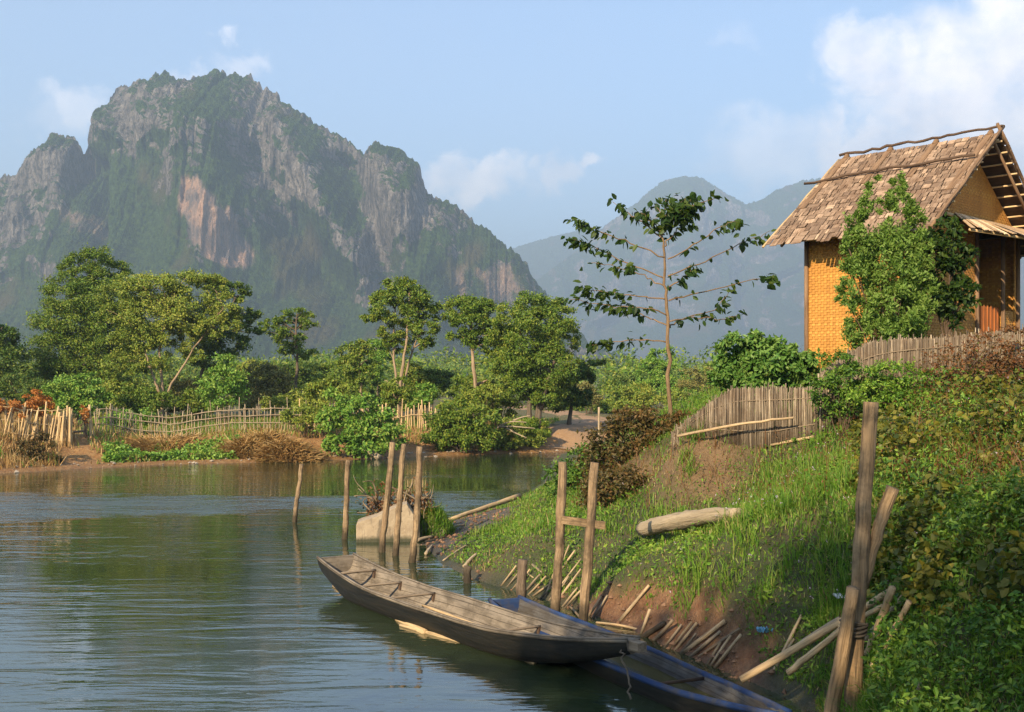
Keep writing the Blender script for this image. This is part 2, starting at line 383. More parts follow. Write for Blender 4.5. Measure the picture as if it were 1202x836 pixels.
# dirt track climbing from the ford
cl_ = np.array([(2.4, 51.6), (3.0, 54), (3.6, 57), (4.4, 61), (4.9, 66), (4.6, 72), (3.4, 80), (1.5, 90), (0, 105)])
t_ = np.linspace(0, 1, 90); cx = np.interp(t_, np.linspace(0, 1, len(cl_)), cl_[:, 0]); cyy = np.interp(t_, np.linspace(0, 1, len(cl_)), cl_[:, 1])
cx = np.convolve(np.pad(cx, 6, 'edge'), np.ones(13)/13, 'valid'); cyy = np.convolve(np.pad(cyy, 6, 'edge'), np.ones(13)/13, 'valid')
tv = np.stack([np.gradient(cx), np.gradient(cyy)], 1); tv /= np.linalg.norm(tv, axis=1)[:, None]; nv = np.stack([-tv[:, 1], tv[:, 0]], 1)
ww = np.linspace(-1, 1, 13); halfw = np.interp(t_, [0, .15, 1], [2.2, 1.5, 1.3])*(1+.15*fbm(t_*9, 0*t_, 3, 2))
RX = cx[:, None]+nv[:, :1]*ww*halfw[:, None]; RY = cyy[:, None]+nv[:, 1:]*ww*halfw[:, None]
RZ = height(RX, RY)+0.03-0.06*np.abs(ww)**4-.03*np.exp(-((np.abs(ww)-.45)/.14)**2)
mb = MB(); mb.grid(np.stack([RX, RY, RZ], -1)[:, ::-1])
m_track, N, out = new_mat('sandy_track'); P = pos_node(N)
cc = N.mix(N.noise(P, 2.2, 6, .6), (.22, .12, .055), (.34, .21, .11))
bs = N.add('ShaderNodeBsdfPrincipled', i_Base_Color=cc, i_Roughness=.95)
bp = N.add('ShaderNodeBump', i_Strength=.6, i_Distance=.05, i_Height=N.noise(P, 7.0, 5, .6)); N.l.new(bp.outputs[0], bs.inputs['Normal']); finish(N, out, bs)
tag(mb.build('dirt_road', m_track, smooth_=True), 'pale dirt track climbing from the ford', kind='structure')

# ------------------------------------------------------------------ river
mb = MB(); mb.grid(np.stack(np.meshgrid([-120, -30, 0, 30, 120], [-4, 10, 25, 45, 75], [0.0], indexing='xy'), -1)[:, :, 0, :])
m_water, N, out = new_mat('river_water'); P = pos_node(N)
sepP = N.add('ShaderNodeSeparateXYZ', i_0=P)
wx = N.math('MULTIPLY', sepP.outputs[0], 0.10)
warp = N.math('MULTIPLY', N.math('SUBTRACT', N.noise(P, .25, 5, .6), .5), 7.0)
bandc = N.math('SUBTRACT', N.math('ADD', sepP.outputs[1], warp), N.math('ADD', wx, 29.3))
halfb = N.ramp(N.add('ShaderNodeMapRange', i_0=sepP.outputs[0], i_1=-16.0, i_2=6.0).outputs[0], [(0., 5.0), (.55, 2.2), (.75, 1.1), (1., .9)])
riff = N.math('SUBTRACT', 1.0, N.math('DIVIDE', N.math('ABSOLUTE', bandc), halfb), clamp=True)
riff = N.math('MULTIPLY', N.ramp(riff, [(0., 0.), (.75, 1.)], 'EASE'), N.ramp(N.noise(N.scale(P, (.25, .8, 1)), 1.0, 4, .6), [(.3, .35), (.6, 1.)]))
calm = N.ramp(N.noise(N.scale(P, (.12, .25, 1)), 1.0, 3, .5), [(.34, .12), (.66, 1.0)])
w1 = N.noise(N.scale(P, (.55, 2.1, 1), rot=(0, 0, .10)), 1.15, 2, .5, .6)
w2 = N.noise(N.scale(P, (.8, 3.0, 1), rot=(0, 0, -.14)), 3.0, 3, .55, .4)
w3 = N.noise(N.scale(P, (.8, 1.5, 1), rot=(0, 0, .3)), 1.1, 4, .6)
b1 = N.add('ShaderNodeBump', i_Strength=1.0, i_Distance=N.math('MULTIPLY', calm, .030), i_Height=w1)
b2 = N.add('ShaderNodeBump', i_Strength=1.0, i_Distance=N.math('MULTIPLY', calm, .008), i_Height=w2); N.l.new(b1.outputs[0], b2.inputs['Normal'])
b3 = N.add('ShaderNodeBump', i_Strength=1.0, i_Distance=N.math('MULTIPLY', riff, .35), i_Height=w3); N.l.new(b2.outputs[0], b3.inputs['Normal'])
bs = N.add('ShaderNodeBsdfPrincipled', i_Base_Color=N.mix(N.noise(P, .3, 3, .5), (.020, .032, .013), (.032, .044, .020)), i_Roughness=N.math('ADD', .02, N.math('MULTIPLY', riff, .30)), i_IOR=1.9)
bs.inputs['Specular IOR Level'].default_value = 1.0; N.l.new(b3.outputs[0], bs.inputs['Normal']); finish(N, out, bs)
tag(mb.build('river_water', m_water), 'slow green river with a rippled blue current', kind='structure')

# ------------------------------------------------------------------ karst mountains
m_karst, N, out = new_mat('karst_rock_and_forest'); P = pos_node(N)
rk = attr_node(N, 'rock').outputs['Fac']; pale = attr_node(N, 'pale').outputs['Fac']; hue = attr_node(N, 'hue').outputs['Fac']
st = N.noise(N.scale(P, (1, 1, .22)), .09, 6, .65); st2 = N.noise(N.scale(P, (1, 1, .4)), .22, 6, .75)
rock = N.mix(N.ramp(st, [(.35, 0.), (.68, 1.)]), (.09, .078, .070), (.42, .365, .315)); rock = N.mix(N.ramp(st2, [(.46, 0.), (.60, .85)]), rock, (.035, .036, .030))
palec = N.mix(N.ramp(st, [(.40, 0.), (.62, 1.)]), (.20, .17, .155), (.66, .40, .26))
palec = N.mix(N.ramp(st2, [(.5, 0.), (.7, .5)]), palec, (.10, .085, .08))
leafn = N.noise(P, .20, 6, .78)
wood = N.mix(N.ramp(leafn, [(.38, 0.), (.64, 1.)]), (.008, .028, .005), (.085, .140, .024)); wood = N.mix(N.ramp(hue, [(.45, 0.), (.9, .8)]), wood, (.11, .085, .030))
colr = N.mix(N.ramp(N.math('ADD', N.math('MULTIPLY', rk, .8), N.math('ADD', N.math('MULTIPLY', N.math('SUBTRACT', st2, .5), 1.3), N.math('MULTIPLY', N.math('SUBTRACT', N.noise(N.scale(P, (1, 1, .6)), .05, 5, .7), .5), .9))), [(.37, 0.), (.45, 1.)]), wood, rock)
colr = N.mix(pale, colr, palec)
bs = N.add('ShaderNodeBsdfPrincipled', i_Base_Color=colr, i_Roughness=1.0); bs.inputs['Specular IOR Level'].default_value = 0.1
bp = N.add('ShaderNodeBump', i_Strength=1.0, i_Distance=7.0, i_Height=N.math('ADD', N.noise(P, .22, 6, .7), st2)); N.l.new(bp.outputs[0], bs.inputs['Normal']); finish(N, out, bs)

def karst(name, label, prof, D, x0, x1, nx, nv_, W_over_h, seed, spurs=(), pale_px=(), rocky=(), rock_bias=0.0, amp=1.0, jag=1.0):
    prof = np.array(prof, float); px = np.linspace(x0, x1, nx); X0 = (px-PX0)/FPX*D
    top = EYE+(PY0-np.interp(px, prof[:, 0], prof[:, 1]))/FPX*D
    jz = jag*(fbm(X0/45, 0*X0+seed, 0, 2, .5)*4+(ridged(X0/13, 0*X0+seed, 1, 3, .55)-.6)*5+fbm(X0/5, 0*X0+seed, 2.2, 3)*3.0)
    top = np.maximum(top+jz*smooth(20, 120, top), 4)
    v = np.concatenate([np.linspace(0, 1, nv_), np.linspace(1.02, 1.6, 24)])[:, None]
    b = np.where(v <= 1, v, 1-(v-1)*1.3); a = np.interp(v, [0, .3, .42, .78, .9, 1.0, 1.6], [0, .52, .60, .83, .93, 1.0, 1.75])
    Wd = W_over_h*np.clip(top, 60, None)*(1+.12*fbm(X0/300, 0*X0, seed, 2))
    Zv = top[None, :]*b-8*(1-np.clip(v, 0, 1))
    Yv = D-Wd[None, :]*(1-a); Xv = np.repeat(X0[None, :], len(v), 0)
    env = np.sin(np.clip(b, 0, 1)*np.pi)**.6*(v <= 1)+.0
    Hn = np.clip(b, 0, 1)
    but = (ridged(Xv/230+.5*fbm(Xv/300, Zv/200, seed, 2), Zv/420, seed, 3, .45)-.55)*105*amp
    cra = fbm(Xv/38, Zv/80, seed+3, 3)*13*amp; cra2 = (ridged(Xv/15, Zv/30, seed+7, 3)-.6)*7*amp
    push = but*env+(cra+cra2)*(.35+.65*env)*smooth(.30, .62, Hn)
    PXv = PX0+Xv/Yv*FPX; PYv = PY0-(Zv-EYE)/Yv*FPX
    for (ax, ay, bx, by, wdt, am) in spurs:
        dx, dy = bx-ax, by-ay; t = np.clip(((PXv-ax)*dx+(PYv-ay)*dy)/(dx*dx+dy*dy), 0, 1)
        dd = np.hypot(PXv-ax-t*dx, PYv-ay-t*dy); push = push+am*np.exp(-(dd/wdt)**2)*smooth(1.0, .9, Hn)
    # vertical steps: cliffs and ledges
    led = fbm(Xv/120, Zv/70, seed+11, 2); Yv = Yv-push-led*18*env*amp
    can = fbm(Xv/8.0, Zv/8.0+Yv/9, seed+20, 3)*3.2
    Zv2 = Zv+can*smooth(0, .1, Hn)*(v <= 1)+fbm(Xv/18, Zv/18, seed+30, 3)*4*(1-env)*(Hn > .3)
    V = np.stack([Xv, Yv, Zv2], -1)
    du = np.gradient(V, axis=1); dv = np.gradient(V, axis=0); nn = np.cross(du, dv); nn /= np.linalg.norm(nn, axis=-1)[..., None]+1e-9
    steep = 1-np.abs(nn[..., 2])
    k = np.ones(7)/7
    steep = np.apply_along_axis(lambda r: np.convolve(np.pad(r, 3, 'edge'), k, 'valid'), 1, steep)
    fld = 0
    for (cx_, cy_, rx_, ry_, am_) in rocky: fld = fld+am_*np.exp(-((PXv-cx_)/rx_)**2-((PYv-cy_)/ry_)**2)
    rockm = smooth(.44, .84, steep+.50*fbm(Xv/60, Zv/80, seed+40, 4)+.25*(Hn-.7)+rock_bias+fld)
    pl = np.zeros_like(rockm)
    for (pts, am) in pale_px:
        sdv = seg_dist(PXv, PYv, pts); ins = inside(PXv, PYv, pts); pl = np.maximum(pl, am*smooth(-5, 4, np.where(ins, sdv, -sdv)+fbm(Xv/14, Zv/30, 4, 3)*7))
    hue_ = smooth(-.4, 1.0, fbm(Xv/60, Zv/60, seed+50, 3)+.5*(1-Hn)-.2)
    m = MB(); m.grid(V)
    o = m.build(name, m_karst, smooth_=False, attrs=dict(rock=np.maximum(rockm, pl), pale=pl, hue=hue_))
    return tag(o, label, kind='structure')
main_prof = [(-420, 330), (-260, 300), (-120, 262), (-40, 225), (0, 213), (22, 208), (38, 178), (62, 160), (88, 158), (97, 180), (108, 168), (118, 140), (135, 108), (165, 92), (203, 90), (212, 95), (240, 88), (262, 84), (300, 95), (340, 122),
             (390, 155), (428, 178), (442, 167), (470, 178), (492, 195), (502, 228), (530, 236), (560, 258), (592, 285), (615, 305), (635, 335), (655, 365), (690, 400), (760, 430), (840, 447)]
karst('mountain', 'great limestone mountain with forested face and pale cliff', main_prof, 1300, -420, 840, 1200, 520, 1.05, 3.7,
      spurs=[(215, 110, 235, 420, 70, 55), (295, 190, 395, 345, 24, -55), (455, 180, 525, 430, 32, 50), (70, 170, 45, 400, 30, 40), (103, 190, 98, 330, 15, -55), (120, 140, 120, 400, 26, 30), (500, 230, 600, 400, 22, 30), (405, 190, 480, 400, 22, -45), (340, 150, 420, 300, 22, 35), (600, 310, 640, 420, 20, 20)],
      rocky=[(270, 105, 120, 22, .30), (190, 260, 110, 90, -.42), (420, 230, 110, 70, .16), (62, 185, 36, 36, .32), (15, 260, 26, 60, .22), (330, 390, 330, 45, -.4), (460, 200, 24, 50, .2), (240, 265, 40, 50, .2), (385, 300, 50, 60, -.15), (590, 330, 40, 40, .22), (350, 175, 60, 40, .15)], rock_bias=-.03,
      pale_px=[([(228, 220), (246, 220), (264, 240), (284, 264), (296, 300), (286, 314), (268, 312), (254, 304), (238, 282), (224, 254)], 1.0), ([(70, 244), (92, 252), (96, 268), (78, 268)], .5), ([(565, 325), (600, 318), (612, 345), (575, 352)], .55), ([(535, 330), (548, 320), (552, 350), (540, 352)], .5)])
karst('mountain', 'paler hazy limestone mountain beyond the hut', [(380, 420), (520, 390), (600, 350), (640, 322), (680, 292), (710, 265), (745, 240), (775, 214), (800, 206), (825, 209), (850, 226), (875, 240), (895, 234), (915, 220), (945, 212), (990, 205), (1050, 220), (1200, 240), (1400, 260), (1700, 300)],
      4200, 380, 1700, 800, 260, 1.0, 8.2, spurs=[(800, 210, 820, 420, 40, 90), (930, 215, 950, 420, 35, 80)], rock_bias=-.05, amp=1.3, jag=.8)
karst('mountain', 'faint distant hill in the gap of the valley', [(300, 420), (480, 360), (560, 305), (600, 292), (640, 280), (690, 268), (760, 272), (900, 300), (1100, 330), (1300, 400)], 5300, 300, 1300, 500, 120, 1.3, 12.4, rock_bias=-.5, amp=1.0, jag=.35)

# ------------------------------------------------------------------ haze in the valley air
mb = MB(); mb.box((0, 2700, 412), (8500, 3500, 420))
m_haze, N, out = new_mat('valley_haze')
pv = N.add('ShaderNodeVolumePrincipled', i_Density=HAZE_DENSITY); pv.inputs['Color'].default_value = (.62, .80, 1.0, 1); pv.inputs['Anisotropy'].default_value = 0.15
N.l.new(pv.outputs[0], out.inputs['Volume'])
tag(mb.build('haze', m_haze), kind='stuff')
# ------------------------------------------------------------------ materials for plants and wood
def leaf_mat(name, cols, trans=.18, clump=2.0, tw=(.55, .75, .12), gloss=.25):
    """leaves: colour varies leaf by leaf and clump by clump; light passes through them"""
    m, N, out = new_mat(name); g = N.add('ShaderNodeNewGeometry')
    r = N.math('ADD', N.math('MULTIPLY', g.outputs['Random Per Island'], .55), N.math('MULTIPLY', N.noise(g.outputs['Position'], clump, 3, .6), .62))
    k = len(cols); c = N.ramp(r, [(.18+.68*i/(k-1), col) for i, col in enumerate(cols)])
    d = N.add('ShaderNodeBsdfPrincipled', i_Base_Color=c, i_Roughness=.5); d.inputs['Specular IOR Level'].default_value = gloss
    t = N.add('ShaderNodeBsdfTranslucent', i_Color=N.mix(.5, c, N.mix(1.0, c, (1.5*tw[0]/.55, 1.7, .7), 'MULTIPLY')))
    mx = N.add('ShaderNodeMixShader', i_0=trans); N.l.new(d.outputs[0], mx.inputs[1]); N.l.new(t.outputs[0], mx.inputs[2]); finish(N, out, mx); return m
def wood_mat(name, a, b, dark=(.03, .022, .015), scale=14.0, wetlvl=0.0, seam=0.0, wet=False, rough=.9, bump=.012, darkamt=.8, island=0.0, stain=0.0, stain_col=(.045, .033, .02)):
    """wood with grain running along the piece; wet = stained dark up to the water mark"""
    m, N, out = new_mat(name); G = attr_node(N, 'grain').outputs['Vector']
    g1 = N.noise(N.scale(G, (1, 1, .10)), scale*2.2, 5, .65); g2 = N.noise(N.scale(G, (1, 1, .35)), scale*.5, 5, .6); g3 = N.noise(N.scale(G, (1, 1, .05)), scale*5, 3, .6)
    f = N.ramp(N.math('ADD', N.math('MULTIPLY', g1, .6), N.math('MULTIPLY', g2, .4)), [(.35, 0.), (.65, 1.)])
    c = N.mix(f, a, b); c = N.mix(N.ramp(g3, [(.52, 0.), (.72, darkamt)]), c, dark)
    if island:
        ri = N.add('ShaderNodeNewGeometry').outputs['Random Per Island']
        c = N.mix(island, c, N.mix(1.0, c, N.ramp(ri, [(0., (.40, .36, .34)), (.5, (.95, .9, .85)), (.8, (1.15, 1.1, 1.05)), (1., (2.0, 1.95, 1.85))]), 'MULTIPLY'))
    if wet:
        z = N.add('ShaderNodeSeparateXYZ', i_0=pos_node(N)).outputs[2]
        wz = N.ramp(N.math('ADD', N.math('ADD', z, wetlvl), N.math('MULTIPLY', g2, .35)), [(.30, 1.), (.48, 0.)])
        c = N.mix(N.math('MULTIPLY', wz, .8), c, (.018, .016, .010))
    if seam:
        sz = N.add('ShaderNodeSeparateXYZ', i_0=G); fr = N.math('FRACT', N.math('ADD', N.math('DIVIDE', sz.outputs[1], seam), N.math('MULTIPLY', g2, .25)))
        c = N.mix(N.math('MULTIPLY', N.math('LESS_THAN', fr, .09), .75), c, dark)
    if stain:
        c = N.mix(N.ramp(N.noise(pos_node(N), 3.2, 5, .7), [(.46, 0.), (.62, stain)]), c, stain_col)
    bs = N.add('ShaderNodeBsdfPrincipled', i_Base_Color=c, i_Roughness=rough); bs.inputs['Specular IOR Level'].default_value = .25
    bp = N.add('ShaderNodeBump', i_Strength=.9, i_Distance=bump, i_Height=N.math('ADD', g1, N.math('MULTIPLY', g3, .7))); N.l.new(bp.outputs[0], bs.inputs['Normal']); finish(N, out, bs); return m

M = {}
M['leaf_mid'] = leaf_mat('leaf_mid_green', [(0.0281, 0.062, 0.0068), (0.0713, 0.1318, 0.0127), (0.1339, 0.1983, 0.0213), (0.2203, 0.2343, 0.0306)], clump=.35)
M['leaf_dark'] = leaf_mat('leaf_dark_green', [(0.018, 0.0408, 0.007), (0.0384, 0.0816, 0.011), (0.0792, 0.1332, 0.019), (0.1572, 0.18, 0.026)], clump=.4)
M['leaf_olive'] = leaf_mat('leaf_yellow_green', [(0.068, 0.1094, 0.0135), (0.1278, 0.1897, 0.0225), (0.2102, 0.2503, 0.0333), (0.2998, 0.2875, 0.0468)], clump=.4)
M['leaf_fresh'] = leaf_mat('leaf_fresh_green', [(0.044, 0.111, 0.012), (0.095, 0.208, 0.023), (0.160, 0.273, 0.036), (0.248, 0.312, 0.052)], clump=.6)
M['leaf_tan'] = leaf_mat('leaf_dry_tan', [(.075, .085, .022), (.13, .135, .036), (.19, .175, .05), (.25, .20, .06)], clump=.5)
M['leaf_orange'] = leaf_mat('leaf_withered_orange', [(0.175, 0.058, 0.012), (0.349, 0.124, 0.023), (0.495, 0.182, 0.036), (0.349, 0.195, 0.052)], clump=.6)
M['leaf_hut'] = leaf_mat('leaf_bright_shrub', [(0.0495, 0.0978, 0.014), (0.1045, 0.184, 0.026), (0.1705, 0.2587, 0.045), (0.231, 0.3105, 0.07)], clump=1.6, trans=.4)
M['leaf_sapling'] = leaf_mat('leaf_sapling', [(0.0093, 0.0216, 0.0054), (0.0187, 0.045, 0.0072), (0.0382, 0.0765, 0.0108), (0.0765, 0.108, 0.0144)], clump=1.2, trans=.4)
M['leaf_brown'] = leaf_mat('leaf_brown_bush', [(0.023, 0.026, 0.007), (0.051, 0.047, 0.010), (0.095, 0.065, 0.017), (0.146, 0.081, 0.025)], clump=1.5)
M['leaf_russet'] = leaf_mat('leaf_russet', [(0.051, 0.023, 0.008), (0.109, 0.042, 0.012), (0.175, 0.072, 0.023), (0.087, 0.072, 0.021)], clump=2.0)
M['weed'] = leaf_mat('leaf_weed', [(0.0311, 0.077, 0.0077), (0.0688, 0.1498, 0.0132), (0.1283, 0.2282, 0.0209), (0.216, 0.2912, 0.0341)], clump=1.2)
M['leaf_garden'] = leaf_mat('leaf_garden_shrub', [(.030, .085, .012), (.065, .15, .022), (.11, .20, .035), (.16, .24, .05)], clump=1.3)
M['weed_dark'] = leaf_mat('leaf_weed_dark', [(0.0203, 0.0504, 0.0066), (0.0392, 0.0952, 0.0099), (0.0743, 0.1498, 0.0165), (0.1377, 0.2002, 0.0231)], clump=1.2)
M['creeper'] = leaf_mat('leaf_creeper', [(0.022, 0.036, 0.006), (0.054, 0.069, 0.009), (0.108, 0.109, 0.014), (0.18, 0.153, 0.019)], clump=1.4)
M['blade'] = leaf_mat('grass_blade', [(0.0414, 0.102, 0.009), (0.0862, 0.186, 0.016), (0.138, 0.24, 0.024), (0.2185, 0.252, 0.05)], clump=1.0, trans=.3)
M['blade_dry'] = leaf_mat('grass_blade_dry', [(.10, .065, .026), (.20, .13, .05), (.32, .22, .095), (.40, .30, .15)], clump=1.5, trans=.25)
M['straw'] = leaf_mat('straw', [(.14, .068, .020), (.27, .145, .045), (.38, .23, .085), (.50, .35, .16)], clump=1.0, trans=.2)
M['flower'] = leaf_mat('small_flower', [(.42, .27, .36), (.55, .42, .50), (.66, .55, .60)], clump=1.0, trans=.3)
M['bark_pale'] = wood_mat('bark_pale', (.18, .12, .07), (.38, .27, .165), scale=6, bump=.02)
M['bark_dark'] = wood_mat('bark_dark', (.075, .055, .038), (.16, .12, .08), scale=6, bump=.02)
M['bark_young'] = wood_mat('bark_young_tree', (.11, .068, .036), (.25, .16, .085), scale=20, bump=.005)
M['twig'] = wood_mat('twig_brown', (.07, .045, .028), (.14, .09, .055), scale=20, bump=.004)
M['bamboo_dry'] = wood_mat('bamboo_dry', (.34, .22, .11), (.56, .40, .22), scale=16, bump=.004, darkamt=.5)
M['bamboo_grey'] = wood_mat('bamboo_weathered', (.24, .17, .105), (.44, .34, .22), scale=16, bump=.005, darkamt=.6)
M['bamboo_fence'] = wood_mat('bamboo_fence_pale', (.40, .26, .12), (.62, .44, .23), scale=10, bump=.005, darkamt=.4)  # pale warm bamboo of the far bank fences and gateway
M['bamboo_old'] = wood_mat('bamboo_old_dark', (.13, .09, .055), (.27, .20, .125), scale=16, bump=.005, darkamt=.6)
M['post'] = wood_mat('post_weathered', (.20, .125, .06), (.40, .265, .145), scale=9, bump=.03, stain=.55)
M['post_wet'] = wood_mat('post_in_water', (.15, .092, .05), (.38, .26, .145), scale=9, bump=.03, wet=True, stain=.6)
M['post_dark'] = wood_mat('post_dark_in_water', (.10, .07, .045), (.21, .15, .10), scale=13, bump=.022, wet=True)
M['log'] = wood_mat('log_bleached', (.24, .18, .11), (.40, .31, .20), scale=5, bump=.03, darkamt=.55)
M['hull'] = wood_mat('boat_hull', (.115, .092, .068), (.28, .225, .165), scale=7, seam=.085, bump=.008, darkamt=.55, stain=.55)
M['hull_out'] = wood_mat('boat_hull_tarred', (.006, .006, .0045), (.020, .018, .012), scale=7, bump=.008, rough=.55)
M['thwart'] = wood_mat('boat_thwart', (.16, .115, .075), (.32, .24, .16), scale=10, bump=.006)
M['blue'] = wood_mat('boat_blue_paint', (.014, .032, .095), (.032, .066, .16), scale=7, bump=.006, darkamt=.75, rough=.75, stain=.7, stain_col=(.07, .06, .05))
M['blue_in'] = wood_mat('boat_inner_boards', (.055, .052, .05), (.13, .118, .105), scale=7, seam=.07, bump=.008, stain=.5)
M['stake'] = wood_mat('stake_bamboo', (.31, .205, .105), (.54, .39, .225), scale=14, bump=.005, darkamt=.6, wet=True, wetlvl=.13, stain=.3)
M['stake_grey'] = wood_mat('stake_weathered', (.20, .14, .085), (.38, .29, .185), scale=14, bump=.005, darkamt=.7, wet=True, wetlvl=.12, stain=.4)
M['reed'] = wood_mat('reed_fence', (.125, .095, .065), (.285, .23, .165), dark=(.035, .033, .022), scale=10, bump=.004, darkamt=.6, island=.9, stain=.45, stain_col=(.10, .06, .035))
M['shingle'] = wood_mat('roof_bamboo_shingle', (.155, .10, .066), (.36, .255, .175), dark=(.04, .024, .014), scale=9, bump=.008, darkamt=.8, island=.75, stain=.6, stain_col=(.12, .065, .035))
M['roof_pole'] = wood_mat('roof_pole', (.055, .032, .02), (.13, .08, .05), scale=10, bump=.006)
M['roof_dark'] = wood_mat('roof_shade_underlay', (.03, .019, .012), (.07, .045, .028), scale=10)  # dark sheet colour stands for shade in the gaps between shingles
M['roof_strap'] = wood_mat('roof_strap', (.14, .078, .042), (.26, .16, .09), scale=9, bump=.005)
M['slat'] = wood_mat('roof_batten', (.50, .33, .16), (.66, .47, .26), scale=9, bump=.004, darkamt=.4)
M['door'] = wood_mat('door_red_brown', (.30, .085, .02), (.46, .16, .045), scale=6, bump=.004)

def weave_mat():
    m, N, out = new_mat('woven_bamboo'); P = obj_node(N)
    # strips over and under: two brick patterns crossing on the wall's own face
    sp = N.add('ShaderNodeSeparateXYZ', i_0=P)
    h = N.math('ADD', sp.outputs[0], sp.outputs[1])
    v = N.add('ShaderNodeCombineXYZ'); N.put(v.inputs[0], h); N.put(v.inputs[1], sp.outputs[2])
    s_ = .062; hs = N.math('DIVIDE', h, s_); vs_ = N.math('DIVIDE', sp.outputs[2], s_*.8)
    wob = N.math('MULTIPLY', N.math('SUBTRACT', N.noise(P, 6, 2, .5), .5), .5); hs = N.math('ADD', hs, wob); vs_ = N.math('ADD', vs_, wob)
    fi, fj = N.math('FLOOR', hs), N.math('FLOOR', vs_); fh, fv = N.math('FRACT', hs), N.math('FRACT', vs_)
    top = N.math('LESS_THAN', N.math('FLOORED_MODULO', N.math('ADD', fi, fj), 2.0), 1.0)
    def rnd(a, off):
        w = N.add('ShaderNodeTexWhiteNoise', noise_dimensions='1D'); N.put(w.inputs['W'], N.math('ADD', a, off)); return w.outputs[0]
    def pick(a, b): return N.math('ADD', N.math('MULTIPLY', top, a), N.math('MULTIPLY', N.math('SUBTRACT', 1.0, top), b))
    edge = N.math('MULTIPLY', N.math('ABSOLUTE', N.math('SUBTRACT', pick(fv, fh), .5)), 2.0)
    tone = pick(N.math('ADD', rnd(fj, 3.3), .25), N.math('MULTIPLY', rnd(fi, 77.7), .75))
    nz = N.noise(P, 2.0, 5, .6); fine = N.noise(P, 40, 3, .6)
    c = N.ramp(N.math('ADD', N.math('MULTIPLY', tone, .27), N.math('MULTIPLY', nz, .70)), [(.15, (.27, .11, .016)), (.5, (.45, .195, .028)), (.85, (.60, .325, .060))])
    c = N.mix(N.ramp(fine, [(.5, 0.), (.75, .4)]), c, (.30, .13, .025))
    c = N.mix(N.ramp(edge, [(.70, 0.), (1.0, .26)]), c, (.15, .055, .010))
    bs = N.add('ShaderNodeBsdfPrincipled', i_Base_Color=c, i_Roughness=.75)
    hh = N.math('SUBTRACT', N.math('MULTIPLY', top, .35), N.math('POWER', edge, 3.0))
    bp = N.add('ShaderNodeBump', i_Strength=.9, i_Distance=.012, i_Height=hh); N.l.new(bp.outputs[0], bs.inputs['Normal']); finish(N, out, bs); return m
M['weave'] = weave_mat()
def simple_mat(name, a, b, scale=8, rough=.9, bump=.02, crack=None):
    m, N, out = new_mat(name); P = obj_node(N); n = N.noise(P, scale, 6, .65)
    c = N.mix(N.ramp(n, [(.35, 0.), (.68, 1.)]), a, b)
    if crack: c = N.mix(N.ramp(N.noise(P, scale*.35, 5, .7), [(.56, 0.), (.66, .7)]), c, crack)
    bs = N.add('ShaderNodeBsdfPrincipled', i_Base_Color=c, i_Roughness=rough)
    bp = N.add('ShaderNodeBump', i_Strength=.8, i_Distance=bump, i_Height=N.noise(P, scale*3, 5, .65)); N.l.new(bp.outputs[0], bs.inputs['Normal']); finish(N, out, bs); return m
def concrete_mat():
    m, N, out = new_mat('concrete_block'); P = pos_node(N); n = N.noise(P, 5.0, 6, .65)
    c = N.mix(N.ramp(n, [(.3, 0.), (.7, 1.)]), (.26, .19, .12), (.40, .31, .20))
    c = N.mix(N.ramp(N.noise(N.scale(P, (1, 1, .25)), 4.5, 5, .7), [(.55, 0.), (.63, .75)]), c, (.10, .075, .05))
    z = N.add('ShaderNodeSeparateXYZ', i_0=P).outputs[2]
    c = N.mix(N.ramp(N.math('ADD', z, N.math('MULTIPLY', n, .1)), [(.10, .9), (.19, 0.)]), c, (.025, .03, .012))
    bs = N.add('ShaderNodeBsdfPrincipled', i_Base_Color=c, i_Roughness=.9)
    bp = N.add('ShaderNodeBump', i_Strength=.8, i_Distance=.02, i_Height=N.noise(P, 14, 6, .65)); N.l.new(bp.outputs[0], bs.inputs['Normal']); finish(N, out, bs); return m
M['concrete'] = concrete_mat()
M['litter_blue'] = simple_mat('litter_plastic', (.05, .16, .26), (.12, .30, .42), 20, .4, .004)
M['litter_white'] = simple_mat('litter_white', (.55, .55, .55), (.72, .72, .72), 20, .5, .004)
M['clod'] = simple_mat('earth_clod', (.10, .045, .02), (.27, .15, .08), 3)
M['gravel'] = simple_mat('gravel', (.22, .17, .12), (.42, .35, .27), 2)
M['rope'] = wood_mat('rope', (.08, .06, .04), (.17, .13, .09), scale=40, bump=.004)
def bilge_mat():
    m, N, out = new_mat('bilge_water')
    bs = N.add('ShaderNodeBsdfPrincipled', i_Base_Color=(.075, .065, .022, 1), i_Roughness=.06, i_IOR=1.33)
    bp = N.add('ShaderNodeBump', i_Strength=.4, i_Distance=.004, i_Height=N.noise(pos_node(N), 9, 3, .5)); N.l.new(bp.outputs[0], bs.inputs['Normal']); finish(N, out, bs); return m
M['bilge'] = bilge_mat()

